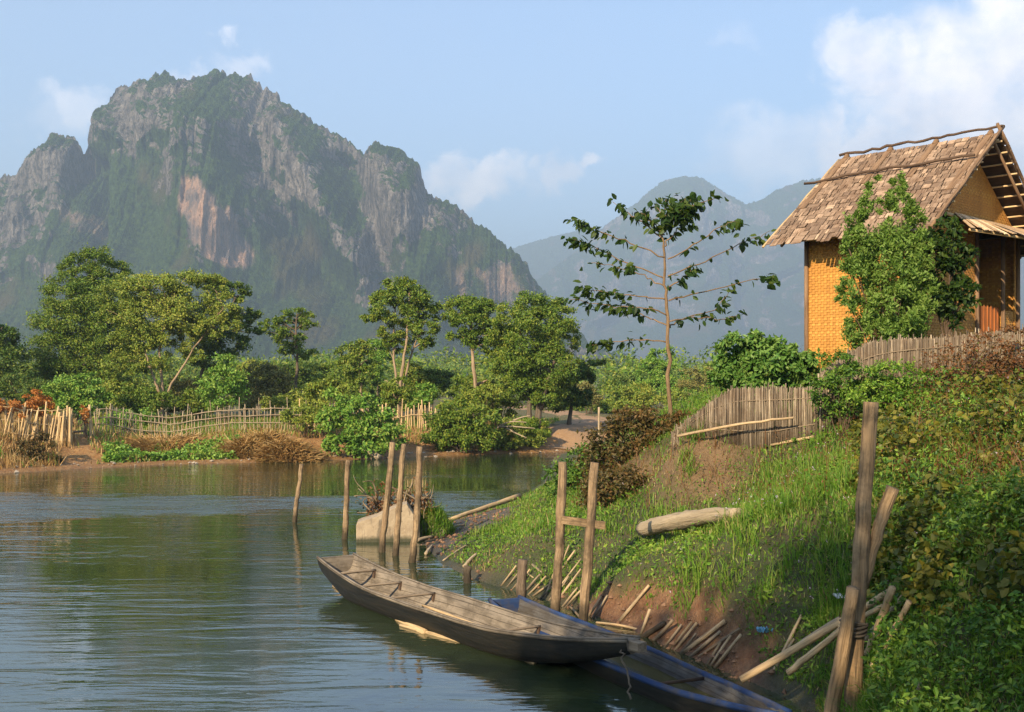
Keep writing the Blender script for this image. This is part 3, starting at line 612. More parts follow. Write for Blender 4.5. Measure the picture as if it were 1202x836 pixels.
# ------------------------------------------------------------------ plant builders
def hit(px, py, extra=0.0):
    """where a sight line meets land or water"""
    d = np.concatenate([np.arange(5.5, 35, .03), np.arange(35, 120, .15)])
    x = (px-PX0)/FPX*d; z = EYE-(py-PY0)/FPX*d; h = np.maximum(height(x, d), 0)+extra
    k = np.argmax(z <= h); k = k if z[k] <= h[k] else len(d)-1
    return np.array([x[k], d[k], max(h[k]-extra, 0)])
def lobes_of(lst, d, seed=0, depth=.9, spread=.35):
    r = np.random.default_rng(seed); out = []
    for (px, py, rx, ry) in lst:
        dy = r.uniform(-spread, spread)*rx/FPX*d; dd = d+dy; c = at(px, py, dd); out.append((c, np.array([rx/FPX*dd, rx/FPX*dd*depth, ry/FPX*dd])))
    return out
def foliage(mb, lobes, nclump, nleaf, size, sig=.17, up=.7, out_bias=.6, shell=.62, flat=.6, aspect=.5, droop=.2, six=False, ragged=.25):
    r = mb.r; vol = np.array([L[1].prod()**(2/3) for L in lobes]); pr = vol/vol.sum()
    k = r.choice(len(lobes), nclump, p=pr); C = np.array([L[0] for L in lobes])[k]; R = np.array([L[1] for L in lobes])[k]
    D = r.normal(size=(nclump, 3)); D[:, 2] += .15; D /= np.linalg.norm(D, axis=1)[:, None]
    rad = shell+(1.0+ragged*r.random(nclump)-shell)*np.sqrt(r.random(nclump)); cc = C+D*R*rad[:, None]
    s = R.mean(1)*sig*r.uniform(.6, 1.5, nclump)
    q = r.integers(0, nclump, nleaf); pts = cc[q]+r.normal(size=(nleaf, 3))*s[q][:, None]*np.array([1, 1, flat])
    mb.leaves(pts, size, normal=D[q]*out_bias, up=up, aspect=aspect, droop=droop, six=six)
    return cc
def limbs(mb, stems, lobes, clumps, r0, n=14, seed=0):
    """forked limbs from the stems out to the lobes and some of their leaf clumps"""
    r = np.random.default_rng(seed); pts = np.concatenate([np.array(s)[len(s)//3:] for s in stems])
    tg = [L[0] for L in lobes]+[clumps[i] for i in r.integers(0, len(clumps), n)]
    for i, t in enumerate(tg):
        w = np.linalg.norm(pts-t, axis=1)+np.maximum(pts[:, 2]-t[2]+.2, 0)*2.0; a = pts[np.argmin(w)]; L = np.linalg.norm(t-a)
        if L < .2: continue
        m = (a+t)/2+np.array([0, 0, .12*L])+r.normal(size=3)*.06*L; rr = r0*(.42 if i < len(lobes) else .22)
        mb.tube([a, a*.6+m*.4-np.array([0, 0, .02*L]), m, t*.6+m*.4+np.array([0, 0, .03*L]), t], [rr, rr*.85, rr*.65, rr*.45, rr*.2], 6)
def smooth_line(p, n=12, seed=0, wob=0.0):
    p = np.asarray(p, float); t = np.linspace(0, 1, len(p)); u = np.linspace(0, 1, n)
    o = np.stack([np.interp(u, t, p[:, i]) for i in range(3)], 1)
    if len(p) > 2:
        for _ in range(2): o[1:-1] = o[1:-1]*.5+(o[:-2]+o[2:])*.25
    if wob: o[1:] += np.random.default_rng(seed).normal(size=(n-1, 3))*wob
    return o
def make_tree(name, label, cat, group, d, base, stems, lob, mat, bark, leafsz, nclump, nleaf, r_base, seed, nlimb=16, **kw):
    g = gp(base, d); root = thing(name, tuple(g), label, cat, group)
    S = []; tb = MB(seed)
    for i, st in enumerate(stems):
        p = [at(x, y, d+.35*math.sin(seed+i*2+j)*(j > 0)) for j, (x, y) in enumerate(st)]
        p[0][2] = min(p[0][2], hz(p[0][0], p[0][1])-.1) if i == 0 else p[0][2]
        s = smooth_line(p, 14, seed+i, .02); S.append(s); rr = r_base*(1.0 if i == 0 else .72)
        tb.tube(s, np.linspace(1, .32, len(s))*rr*np.r_[1.35, 1.1, np.ones(len(s)-2)], 9, jitter=.06)
    L = lobes_of(lob, d, seed); cb = MB(seed+100); cl = foliage(cb, L, nclump, nleaf, leafsz, **kw); limbs(tb, S, L, cl, r_base, nlimb, seed)
    tb.build('trunk', bark, root, smooth_=True, grain=True); cb.build('crown', mat, root)
    return root
def make_shrub(name, label, cat, group, d, base, lob, mat, leafsz, nclump, nleaf, seed, stem_mat=None, nst=9, r=.02, **kw):
    g = gp(base, d); root = thing(name, tuple(g), label, cat, group)
    L = lobes_of(lob, d, seed); cb = MB(seed); cl = foliage(cb, L, nclump, nleaf, leafsz, **kw); cb.build('foliage', mat, root)
    rs = np.random.default_rng(seed); tb = MB(seed+3)
    for i in range(nst):
        t = cl[rs.integers(0, len(cl))]; b = g+np.array([rs.normal()*.1*L[0][1][0]*2, rs.normal()*.1*L[0][1][0], -.08]); b[2] = min(b[2], hz(b[0], b[1])-.05)
        m = b*.5+t*.5+np.array([0, 0, .1*abs(t[2]-b[2])]); tb.tube(smooth_line([b, m, t], 7), np.linspace(1, .35, 7)*r, 5)
    tb.build('stem', stem_mat or M['twig'], root, smooth_=True, grain=True)
    return root

# ------------------------------------------------------------------ far bank: trees
G_ = 'trees behind the far bank fence'
make_tree('broadleaf_tree', 'dark dense tree cut by the picture edge beyond the brushwood fence', 'tree', G_, 62, -8, [[(-8, 475), (-6, 430), (0, 395)]],
          [(3, 384, 14, 16), (2, 402, 18, 16), (-14, 415, 30, 28), (12, 425, 20, 24), (24, 446, 18, 16), (-20, 450, 34, 20)], M['leaf_dark'], M['bark_dark'], .17, 90, 13000, .16, 11)
make_tree('broadleaf_tree', 'tallest dark green tree with a tiered domed crown beyond the bamboo fence', 'tree', G_, 66, 98, [[(98, 478), (100, 430), (104, 370), (106, 320)]],
          [(112, 306, 24, 14), (96, 318, 24, 18), (130, 322, 20, 16), (84, 345, 30, 22), (122, 348, 34, 26), (76, 378, 32, 22), (108, 384, 40, 30), (70, 412, 30, 22), (104, 422, 44, 28), (86, 446, 40, 22), (140, 400, 30, 40)], M['leaf_mid'], M['bark_dark'], .14, 560, 80000, .22, 12, sig=.14)
make_tree('broadleaf_tree', 'wide spreading yellow-green tree on pale forking trunks', 'tree', G_, 57, 190, [[(190, 474), (190, 440), (185, 410), (198, 362)], [(192, 470), (214, 430), (238, 395), (262, 362)], [(188, 462), (176, 434), (168, 400)]],
          [(150, 345, 30, 18), (180, 338, 34, 14), (222, 334, 34, 12), (250, 332, 18, 8), (140, 372, 24, 16), (178, 370, 40, 22), (225, 368, 36, 20), (262, 358, 22, 12), (160, 400, 28, 14), (205, 398, 30, 16), (255, 385, 26, 13), (148, 425, 24, 14), (170, 428, 20, 10), (225, 415, 16, 8), (272, 372, 14, 8)], M['leaf_olive'], M['bark_pale'], .13, 460, 60000, .095, 13, sig=.13, nlimb=34)
make_tree('broadleaf_tree', 'dark layered tree standing close behind the wide yellow-green tree', 'tree', G_, 61, 232, [[(232, 470), (236, 430), (262, 385), (276, 350)]],
          [(268, 340, 20, 8), (282, 348, 10, 6), (290, 370, 14, 6), (274, 378, 22, 9), (292, 392, 15, 7), (262, 402, 30, 12), (248, 418, 26, 12), (240, 382, 20, 18)], M['leaf_dark'], M['bark_dark'], .16, 140, 13000, .12, 14, sig=.15)
make_tree('broadleaf_tree', 'slender open tree with flat leaf tiers against the mountain forest', 'tree', G_, 67, 345, [[(345, 470), (349, 425), (347, 395), (348, 368)]],
          [(352, 368, 16, 5), (334, 376, 14, 4), (314, 378, 10, 4), (322, 388, 14, 5), (355, 380, 14, 6), (342, 398, 17, 7), (362, 392, 8, 5), (352, 414, 15, 7), (338, 412, 10, 6)], M['leaf_mid'], M['bark_dark'], .17, 90, 6500, .11, 15, sig=.2, flat=.4)
make_tree('broadleaf_tree', 'tall narrow tree on several pale bare trunks', 'tree', G_, 56, 469, [[(469, 488), (470, 445), (478, 400), (480, 345)], [(471, 478), (463, 430), (461, 385), (467, 345)], [(472, 470), (478, 430), (492, 390)], [(466, 470), (458, 450), (452, 446)]],
          [(468, 338, 20, 10), (482, 348, 22, 12), (452, 350, 16, 8), (434, 374, 10, 4), (446, 366, 12, 5), (460, 365, 22, 13), (490, 368, 22, 14), (508, 362, 10, 5), (498, 388, 16, 12), (476, 388, 20, 12), (500, 404, 11, 9), (466, 408, 14, 8), (452, 392, 11, 7)], M['leaf_mid'], M['bark_pale'], .13, 230, 23000, .11, 16, sig=.15)
make_tree('broadleaf_tree', 'tree with one bright bare lower trunk beside the big dark crown', 'tree', G_, 54, 562, [[(562, 470), (557, 434), (553, 408), (554, 368)], [(560, 452), (566, 449), (572, 446)]],
          [(545, 358, 20, 9), (562, 362, 20, 10), (532, 372, 14, 7), (552, 378, 24, 12), (572, 380, 18, 12), (542, 396, 14, 8), (562, 398, 18, 10), (578, 402, 12, 12)], M['leaf_mid'], M['bark_pale'], .13, 170, 18000, .12, 17, sig=.15)
make_tree('broadleaf_tree', 'big rounded dark green tree at the head of the ford track', 'tree', G_, 53, 632, [[(630, 505), (634, 462), (632, 420), (628, 380)], [(622, 498), (620, 450), (612, 400)], [(634, 480), (646, 440), (655, 400)]],
          [(625, 358, 28, 12), (648, 366, 22, 12), (602, 374, 26, 14), (630, 382, 40, 16), (664, 384, 16, 14), (592, 398, 22, 14), (618, 408, 36, 18), (655, 408, 26, 16), (600, 428, 24, 16), (636, 432, 36, 16), (668, 428, 14, 10), (614, 450, 26, 14), (650, 452, 24, 12), (640, 468, 24, 12)], M['leaf_mid'], M['bark_dark'], .13, 380, 50000, .18, 18, sig=.14)
make_tree('broadleaf_tree', 'low dark tree with one flat branch reaching over the track', 'tree', G_, 58, 668, [[(668, 495), (672, 460), (680, 436)]],
          [(692, 428, 14, 4), (704, 426, 7, 3), (680, 438, 16, 6), (668, 446, 16, 10), (688, 444, 10, 5), (662, 466, 20, 14), (680, 466, 16, 9)], M['leaf_dark'], M['bark_dark'], .16, 90, 9000, .12, 19, sig=.17)
make_tree('broadleaf_tree', 'dark low-branched tree in the field between the slender and the tall narrow tree', 'tree', G_, 72, 352, [[(352, 478), (354, 455), (352, 440)]],
          [(340, 442, 24, 12), (362, 438, 24, 12), (326, 452, 16, 10), (352, 454, 30, 12), (378, 448, 14, 10)], M['leaf_dark'], M['bark_dark'], .18, 110, 10000, .13, 20)
make_tree('broadleaf_tree', 'small dark tree with a ragged top on a leaf-covered trunk', 'tree', G_, 60, 424, [[(424, 485), (424, 450), (420, 420)]],
          [(412, 414, 15, 10), (424, 408, 10, 8), (432, 424, 16, 12), (408, 430, 14, 10), (424, 442, 14, 12), (424, 462, 6, 14)], M['leaf_mid'], M['bark_pale'], .15, 90, 7000, .10, 21)
make_tree('broadleaf_tree', 'yellow-green feathery young tree behind the small ragged dark one', 'tree', G_, 70, 444, [[(444, 475), (443, 440), (442, 415)]],
          [(441, 408, 12, 10), (446, 424, 13, 12), (438, 440, 10, 10)], M['leaf_fresh'], M['bark_dark'], .16, 60, 5000, .08, 22)

# bushes and thickets of the far bank
B_ = 'bushes on the far bank'
for a in [
    ('leafy light green sapling bush rising above the bamboo fence', 53, 262, [(262, 430, 15, 12), (255, 446, 18, 14), (272, 446, 16, 14), (262, 464, 22, 14)], 'leaf_fresh', .15, 80, 6500, 31),
    ('tan olive thicket behind the fence near the slender tree', 64, 315, [(305, 440, 18, 12), (320, 448, 20, 14), (312, 466, 26, 16), (335, 470, 18, 12)], 'leaf_tan', .16, 80, 7500, 32),
    ('yellowish bush top below the slender tree', 72, 300, [(296, 430, 16, 7), (312, 436, 14, 7)], 'leaf_olive', .18, 40, 2600, 33),
    ('dark green bush just behind the brushwood fence end', 52, 90, [(72, 458, 22, 10), (96, 455, 24, 14), (108, 470, 18, 14), (80, 474, 24, 12)], 'leaf_fresh', .15, 90, 8000, 34),
    ('olive undergrowth at the foot of the tallest tree', 58, 140, [(128, 462, 24, 12), (150, 458, 22, 16), (165, 468, 24, 12), (140, 480, 26, 10)], 'leaf_olive', .15, 80, 7500, 35),
    ('brownish open scrub around the pale forking trunks', 60, 215, [(205, 455, 18, 12), (222, 462, 20, 14), (238, 455, 14, 12), (200, 475, 22, 10)], 'leaf_tan', .15, 60, 4500, 36),
    ('dark bush between the tall narrow tree and the bright trunk', 60, 506, [(498, 440, 15, 9), (515, 446, 16, 10), (522, 458, 16, 12), (500, 456, 16, 10)], 'leaf_dark', .16, 70, 6000, 37),
    ('small bright green bush above the pale bamboo stakes', 54, 498, [(498, 462, 13, 10), (494, 474, 12, 8)], 'leaf_fresh', .15, 40, 2600, 38),
    ('bright broad-leaved bush spilling down to the water by the fallen log', 46.6, 420, [(392, 470, 12, 12), (405, 484, 18, 16), (428, 478, 14, 14), (388, 500, 14, 18), (415, 506, 22, 16), (446, 500, 20, 18), (400, 522, 20, 8), (432, 524, 24, 9), (462, 512, 12, 14)], 'leaf_fresh', .17, 150, 10500, 39),
    ('drooping grey-green bush behind the broad-leaved bush', 49, 385, [(372, 462, 14, 12), (388, 456, 16, 10), (378, 480, 14, 14)], 'leaf_olive', .14, 60, 4200, 40),
    ('round dense green bush overhanging the water', 49.6, 540, [(540, 482, 24, 14), (522, 494, 20, 14), (558, 494, 22, 16), (538, 506, 30, 16), (522, 516, 20, 10), (562, 514, 20, 12)], 'leaf_mid', .15, 140, 14000, 41),
    ('mid green bush behind the long fence below the tallest tree', 55, 170, [(160, 466, 18, 12), (180, 470, 18, 12), (148, 476, 16, 10)], 'leaf_mid', .13, 70, 6500, 131),
    ('bushy green undergrowth behind the fence between the pale forking trunks and the light sapling bush', 58, 236, [(226, 470, 16, 12), (244, 464, 14, 14), (238, 478, 18, 10)], 'leaf_mid', .13, 70, 6500, 132),
    ('yellow-green brush behind the fence under the slender tree', 57, 336, [(326, 474, 16, 10), (348, 470, 18, 12), (362, 478, 16, 10)], 'leaf_olive', .13, 70, 6000, 133),
    ('tall dark bush filling the gap left of the ragged small tree', 63, 398, [(392, 440, 16, 14), (404, 455, 16, 14), (388, 462, 14, 12)], 'leaf_mid', .14, 80, 7000, 134),
    ('dense olive bush right behind the tall narrow tree trunks', 60, 486, [(484, 440, 14, 12), (494, 456, 14, 14), (476, 452, 12, 12)], 'leaf_olive', .14, 70, 6500, 135),
    ('deep green bush between the bright trunk and the round bush', 56, 552, [(546, 452, 16, 10), (570, 458, 16, 12), (556, 470, 18, 10)], 'leaf_mid', .13, 80, 7500, 136),
    ('dark bush filling the base of the dark tree at the picture edge', 60, 30, [(20, 452, 20, 14), (44, 460, 20, 12), (6, 466, 22, 12)], 'leaf_dark', .14, 70, 6500, 137),
    ('pale olive bush in the hazy field under the layered dark tree', 66, 288, [(280, 452, 16, 12), (296, 462, 16, 12), (284, 470, 18, 10)], 'leaf_olive', .14, 60, 5500, 138),
    ('low shrubby green patch on the bank above the straw heap', 48.3, 356, [(350, 488, 16, 10), (366, 494, 14, 12)], 'leaf_olive', .11, 50, 4000, 139),
    ('low bright green bush just inside the gateway', 49, 150, [(140, 492, 16, 8), (160, 490, 18, 8)], 'leaf_fresh', .11, 50, 4000, 140),
    ('leafy green bush standing at the foot of the tall narrow tree', 54, 472, [(460, 462, 14, 12), (478, 468, 14, 12), (470, 452, 10, 10)], 'leaf_mid', .13, 60, 5000, 141),
    ('yellow-green bush at the foot of the bright bare trunk', 53, 566, [(572, 462, 14, 10), (556, 466, 12, 8)], 'leaf_olive', .13, 50, 4000, 142),
    ('scrubby green bank growth below the big rounded tree', 51.2, 600, [(580, 512, 18, 10), (600, 506, 18, 12), (618, 514, 16, 8), (590, 522, 20, 6)], 'leaf_olive', .14, 70, 5000, 42),
    ('shadowed green bush beside the ford track', 52.4, 626, [(616, 500, 14, 8), (632, 505, 14, 12), (622, 516, 12, 8)], 'leaf_mid', .14, 50, 3800, 43),
    ('olive climber mass between the bright trunk and the big tree', 55, 585, [(578, 466, 14, 14), (592, 476, 16, 12), (574, 484, 12, 10), (600, 462, 14, 14)], 'leaf_mid', .14, 60, 5200, 44),
    ('dark scrub behind the fence under the narrow tree', 62, 460, [(446, 462, 16, 12), (480, 466, 14, 10), (462, 474, 18, 8)], 'leaf_dark', .16, 50, 3800, 45),
]:
    make_shrub('bush', a[0], 'bush', B_, a[1], a[2], a[3], M[a[4]], a[5], a[6], a[7], a[8])
F_ = 'trees and bushes beyond the ford'
for a in [
    ('tan olive bush top above the ford track', 74, 690, [(686, 456, 12, 6), (696, 466, 12, 7)], 'leaf_tan', .2, 36, 1800, 51),
    ('hazy green bushes closing the end of the track', 84, 668, [(648, 478, 22, 12), (672, 474, 24, 14), (700, 480, 24, 12), (660, 492, 26, 8), (690, 494, 24, 6)], 'leaf_mid', .2, 120, 8500, 52),
    ('mid green bush behind the brown riverside bush', 78, 722, [(718, 466, 22, 14), (742, 468, 22, 14), (728, 484, 30, 12)], 'leaf_mid', .2, 90, 6500, 53),
    ('yellow-green bush left of the young tree trunk', 70, 752, [(748, 462, 16, 10), (764, 470, 18, 10), (742, 476, 18, 10)], 'leaf_olive', .17, 70, 5200, 54),
    ('pale green bamboo clump rising behind the young tree trunk', 76, 776, [(768, 418, 8, 10), (782, 420, 10, 12), (764, 436, 16, 14), (786, 440, 18, 14), (774, 456, 24, 14), (796, 458, 16, 12)], 'leaf_fresh', .17, 130, 10500, 55),
    ('olive and orange bush between the young tree and the reed fence', 66, 826, [(808, 446, 16, 10), (828, 440, 18, 8), (848, 438, 14, 8), (820, 458, 24, 12), (846, 456, 18, 12)], 'leaf_tan', .16, 90, 6000, 56),
    ('fresh yellow-green brush low beside the young tree', 60, 806, [(798, 470, 16, 10), (818, 474, 18, 10)], 'leaf_olive', .15, 50, 4000, 57),
    ('dark green bush filling the gap behind the leafy shrub', 72, 870, [(866, 446, 22, 12), (895, 446, 24, 12), (925, 448, 22, 10)], 'leaf_mid', .18, 80, 6000, 58),
    ('round dark bush against the haze at the valley mouth', 92, 733, [(732, 452, 20, 9), (752, 448, 14, 9)], 'leaf_dark', .22, 60, 4200, 59),
]:
    make_shrub('bush', a[0], 'bush', F_, a[1], a[2], a[3], M[a[4]], a[5], a[6], a[7], a[8])
# the wood at the mountain's foot reads as one mass
mb = MB(77); r = mb.r; L = []
for i in range(760):
    d = r.uniform(92, 330); px = r.uniform(-260, 1250); h = r.uniform(1.8, 4.6)+(d-92)*.020; c = at(px, 470, d); gz = 1.6
    L.append((np.array([c[0], d, gz+h*.55]), np.array([h*.62, h*.6, h*.55])))
foliage(mb, L, 9000, 200000, .60, sig=.2)
tag(mb.build('woodland', M['leaf_mid']), 'hazy mixed woodland at the mountain foot', kind='stuff')
# ------------------------------------------------------------------ far bank: fences, straw, cover
def fence_far(name, label, cat, pts, n, hgt, mat, seed, rails=(.45, .8), lean=.10, r=.028, skip=(), extra_h=.5):
    """stakes along a line of (bearing px, distance) with rails tied across"""
    rg = np.random.default_rng(seed); pts = np.array(pts, float); t = np.sort(np.linspace(0, 1, n)+rg.normal(size=n)*.25/n); tt = np.linspace(0, 1, len(pts))
    PX = np.interp(t, tt, pts[:, 0]); DD = np.interp(t, tt, pts[:, 1]); g0 = gp(pts[len(pts)//2, 0], pts[len(pts)//2, 1])
    root = thing(name, tuple(g0), label, cat); B = []
    for i in range(n):
        b = gp(PX[i], DD[i], .15); h = hgt*rg.uniform(.72, 1.0)+(rg.random() < .22)*rg.uniform(.1, extra_h); B.append((b, h))
        if any(a < PX[i] < c for a, c in skip): continue
        top = b+np.array([rg.normal()*lean*h, rg.normal()*lean*h*.5, h+.15]); rr = r*rg.uniform(.65, 1.3)
        m = MB(seed*100+i); m.tube(smooth_line([b, (b+top)/2+rg.normal(size=3)*.015, top], 5), np.linspace(1.05, .85, 5)*rr, 6, jitter=.05)
        m.build('stake', mat, root, smooth_=True, grain=True)
    for k, f in enumerate(rails):
        line = [b+np.array([0, -.05, .15+f*hgt+rg.normal()*.05]) for b, h in B][::max(1, n//9)]
        m = MB(seed+k); m.tube(smooth_line(line, 20, seed+k, .012), .021, 6); m.build('rail', mat, root, smooth_=True, grain=True)
    return root
fence_far('brushwood_fence', 'ragged fence of pale crossed stakes climbing the dry mound at the picture edge', 'fence', [(-60, 41.5), (20, 42.6), (60, 43.4), (84, 43.8)], 60, 1.45, M['bamboo_fence'], 201, rails=(.25, .55, .9), lean=.16, r=.033, extra_h=.35)
fence_far('bamboo_fence', 'long low bamboo fence of thin grey stakes behind the creeper patch', 'fence', [(112, 46.0), (160, 47.6), (220, 48.2), (300, 48.8), (372, 49.6)], 84, 1.30, M['bamboo_grey'], 202, rails=(.35, .62, .85), lean=.07, r=.018, extra_h=.6)
fence_far('bamboo_fence', 'short fence of upright pale stakes behind the broad-leaved bush and narrow tree', 'fence', [(352, 51.5), (410, 52.0), (460, 52.2), (512, 52.4)], 56, 1.25, M['bamboo_fence'], 203, rails=(.5,), lean=.05, r=.030, extra_h=.3)
root = thing('gate_frame', tuple(gp(95, 44.2)), 'open gateway of upright bamboo poles where the path meets the fence', 'gate')
rg = np.random.default_rng(9)
for (xb, xt, yt, d, rr) in [(82, 82, 478, 43.6, .05), (78, 79, 476, 43.7, .035), (72, 75, 482, 43.4, .035), (107, 105, 475, 45.4, .05), (100, 103, 478, 45.5, .035), (112, 107, 492, 45.6, .03), (98, 101, 480, 45.8, .03), (66, 70, 484, 43.3, .03)]:
    b = gp(xb, d, .2); t = at(xt, yt, d); m = MB(int(xb)); m.tube(smooth_line([b, (b+t)/2, t], 5), np.linspace(1.1, .9, 5)*rr, 7, jitter=.04); m.build('pole', M['bamboo_fence'], root, smooth_=True, grain=True)
m = MB(5); m.tube([at(69, 489, 43.4), at(79, 490, 43.6)], .03, 6); m.build('crossbar', M['bamboo_fence'], root, smooth_=True, grain=True)
m = MB(6); b = gp(86, 45.2); m.tube([b+[0, 0, .22], gp(99, 45.4)+[0, 0, .24]], .045, 7); m.build('threshold', M['bamboo_old'], root, smooth_=True, grain=True)

make_shrub('dry_shrub', 'rust-orange withered bush caught in the brushwood fence', 'bush', 'withered bushes in the brushwood fence', 43.6, 44, [(44, 468, 13, 9), (36, 480, 12, 8), (52, 478, 9, 9)], M['leaf_orange'], .10, 60, 4200, 61)
make_shrub('dry_shrub', 'withered orange growth at the picture edge in the brushwood fence', 'bush', 'withered bushes in the brushwood fence', 42.6, 8, [(6, 476, 14, 8), (20, 484, 12, 7), (-12, 480, 16, 8)], M['leaf_orange'], .10, 50, 3400, 62)
make_shrub('dry_shrub', 'small withered tuft on the gateway post', 'bush', 'withered bushes in the brushwood fence', 45.2, 100, [(100, 488, 4, 8), (98, 480, 3, 4)], M['leaf_orange'], .08, 20, 700, 63, nst=3)
make_shrub('bush', 'dark weedy tangle at the waterline below the brushwood fence', 'bush', B_, 41.2, 40, [(34, 530, 16, 14), (50, 524, 12, 14), (22, 538, 16, 10), (62, 540, 10, 8)], M['leaf_brown'], .11, 70, 4200, 64)

def on_bank(n, pxr, dr, seed, far=True):
    r = np.random.default_rng(seed); d = r.uniform(dr[0], dr[1], n); px = r.uniform(pxr[0], pxr[1], n); x = (px-PX0)/FPX*d; return x, d, r
# low green creeper on the bank
x, y, r = on_bank(26000, (118, 285), (42.4, 47), 71)
sd = river_sd(x, y); pxx = PX0+x/y*FPX; k = (sd > .5) & (sd < 2.9+.6*fbm(x*.5, y*.5, 1, 2)) & (fbm(x*.8, y*.8, 4, 2) > -.45) & (np.abs(pxx-200) < 78+8*fbm(x, y, 3, 2)); x, y = x[k], y[k]
z = height(x, y)+r.random(len(x))**1.5*(.32+.25*fbm(x*1.2, y*1.2, 7, 2))
mb = MB(72); mb.leaves(np.stack([x, y, z], 1), .13, up=1.2, aspect=.75); tag(mb.build('creeper_vegetation', M['leaf_fresh']), 'low bright green creeper covering the far bank', kind='stuff')
# dry grass and green grass of the far bank
x, y, r = on_bank(90000, (-120, 700), (36, 66), 73); sd = river_sd(x, y); far = is_far(x, y); pxx = PX0+x/y*FPX
n_ = fbm(x*.35, y*.35, 2, 3); k = far & (sd > .45) & (np.abs(pxx-97) > 9+r.normal(size=len(x))*5) & ((sd > 3.0) | (n_ > .05) | (pxx < 70)) & ~((pxx > 640) & (sd < 30) & (np.abs(x-np.interp(y, cl_[:, 1], cl_[:, 0])) < 2.0))
x, y, n_, sd, pxx = x[k], y[k], n_[k], sd[k], pxx[k]; z = height(x, y)-.02; h = np.where(pxx < 80, .5, .34)*(.7+.5*smooth(-.3, .5, fbm(x*.8, y*.8, 6, 2)))
dryk = r.random(len(x)) < np.where(pxx < 90, .93, np.clip(.62-(sd-3)*.06, .22, .7))
B = np.stack([x, y, z], 1); mb = MB(74); mb.blades(B[dryk], h[dryk], .035, lean=.6); tag(mb.build('dry_grass', M['straw']), 'dry straw coloured grass of the far bank', kind='stuff')
mb = MB(75); mb.blades(B[~dryk], h[~dryk]*.9, .04, lean=.5); tag(mb.build('grass', M['blade']), 'green grass of the far bank', kind='stuff')
# straw heaps drooping over the bank
for (px, d, w, hh, lab, seed) in [(338, 45.2, 1.15, .75, 'rounded heap of tan straw nearest the broad-leaved bush', 81), (288, 45.6, 1.0, .55, 'flatter brown straw heap at the end of the creeper patch', 82), (312, 46.3, .9, .55, 'straw heap lying behind and between two larger heaps', 83), (196, 46.4, 1.6, .38, 'long low strip of cut straw above the creeper patch', 84)]:
    g = gp(px, d); rt = MB(seed); rr = rt.r; n = 2600; a = rr.uniform(0, 2*np.pi, n); q = np.sqrt(rr.random(n)); X_ = g[0]+np.cos(a)*q*w; Y_ = g[1]+np.sin(a)*q*w*.7
    Zs = height(X_, Y_)+hh*(1-q**2)*rr.uniform(.6, 1, n)
    c = np.stack([X_, Y_, Zs], 1); dr = np.stack([np.cos(a)*q+.15, np.sin(a)*q-.35, -.35*q], 1)
    rt.leaves(c, .55, direction=dr*1.6, up=.8, rnd=.5, aspect=.09, fold=.1)
    u, v_ = np.meshgrid(np.linspace(0, 2*np.pi, 25), np.linspace(0, 1, 9)); bx, by = g[0]+np.cos(u)*v_*w, g[1]+np.sin(u)*v_*w*.7
    rt.grid(np.stack([bx, by, height(bx, by)+(hh*.85*(1-v_**2)-.04)*(1+.25*fbm(bx*2, by*2, seed, 2))], -1)[::-1])
    o = rt.build('straw_heap', M['straw'], origin=tuple(g)); tag(o, lab, 'straw heap', 'straw heaps on the far bank')
# pale fallen log by the water, dead branches
a = gp(424, 46.9)+[0, 0, .38]; b = gp(445, 46.0)+[0, 0, .06]; b[2] = .08
m = MB(91); m.tube(smooth_line([a, (a*.5+b*.5)+[0, 0, .03], b], 8), np.linspace(.17, .13, 8), 9, jitter=.05); tag(m.build('fallen_log', M['log'], smooth_=True, grain=True, origin=tuple(b)), 'short pale log sliding into the water below the broad-leaved bush', 'log')
m = MB(92); g = gp(602, 50.6); d0 = 50.2
for pts in [[(576, 508), (590, 497), (602, 494), (618, 496)], [(590, 500), (604, 508), (618, 514)], [(602, 494), (612, 490), (622, 488)], [(585, 502), (598, 500), (628, 503)]]:
    m.tube(smooth_line([at(px, py, d0-.2*i) for i, (px, py) in enumerate(pts)], 8), np.linspace(.05, .02, 8), 6)
tag(m.build('dead_branch', M['log'], smooth_=True, grain=True), 'bare bleached branch lying over scrub below the big rounded tree', 'branch')

# ------------------------------------------------------------------ near bank: hut
U = np.array([.697, -.718]); HO = np.array([7.885, 21.55, 3.4]); TH = math.atan2(U[1], U[0])
hut = thing('bamboo_hut', tuple(HO), 'small woven bamboo hut with split-bamboo shingle roof behind the reed fence', 'hut', rotz=TH)
def wall_sheet(name, poly, th, parent, mat=None, axis='x', pos=0.0):
    """flat woven panel: outline in (across, up), set at pos on the other axis"""
    m = MB(1); n = len(poly); P = np.array(poly, float)
    def mk(off): return np.stack([np.full(n, pos+off), P[:, 0], P[:, 1]], 1) if axis == 'x' else np.stack([P[:, 0], np.full(n, pos+off), P[:, 1]], 1)
    A, B_ = mk(-th/2), mk(th/2); V = np.concatenate([A, B_]); f = []
    if n == 4: f = [np.array([[3, 2, 1, 0], [4, 5, 6, 7]])]
    else: f = [np.array([list(range(n))[::-1]]), np.array([[n+i for i in range(n)]])]
    f.append(np.array([[i, (i+1) % n, n+(i+1) % n, n+i] for i in range(n)])); m.add(V, f)
    return m.build(name, mat or M['weave'], parent, local=True)
XF, XG, YW, ZE, ZR, YE, ZEV = -1.12, 1.05, 2.1, 2.62, 4.15, 2.74, 2.25
def roof_z(y): return 4.25-(4.25-ZEV)*abs(y)/YE
zt = roof_z(YW)-.09
front = wall_sheet('wall', [(XF, -.35), (XG, -.35), (XG, zt), (XF, zt)], .03, hut, axis='y', pos=-YW)
wall_sheet('wall', [(XF, -.35), (XG, -.35), (XG, zt), (XF, zt)], .03, hut, axis='y', pos=YW)
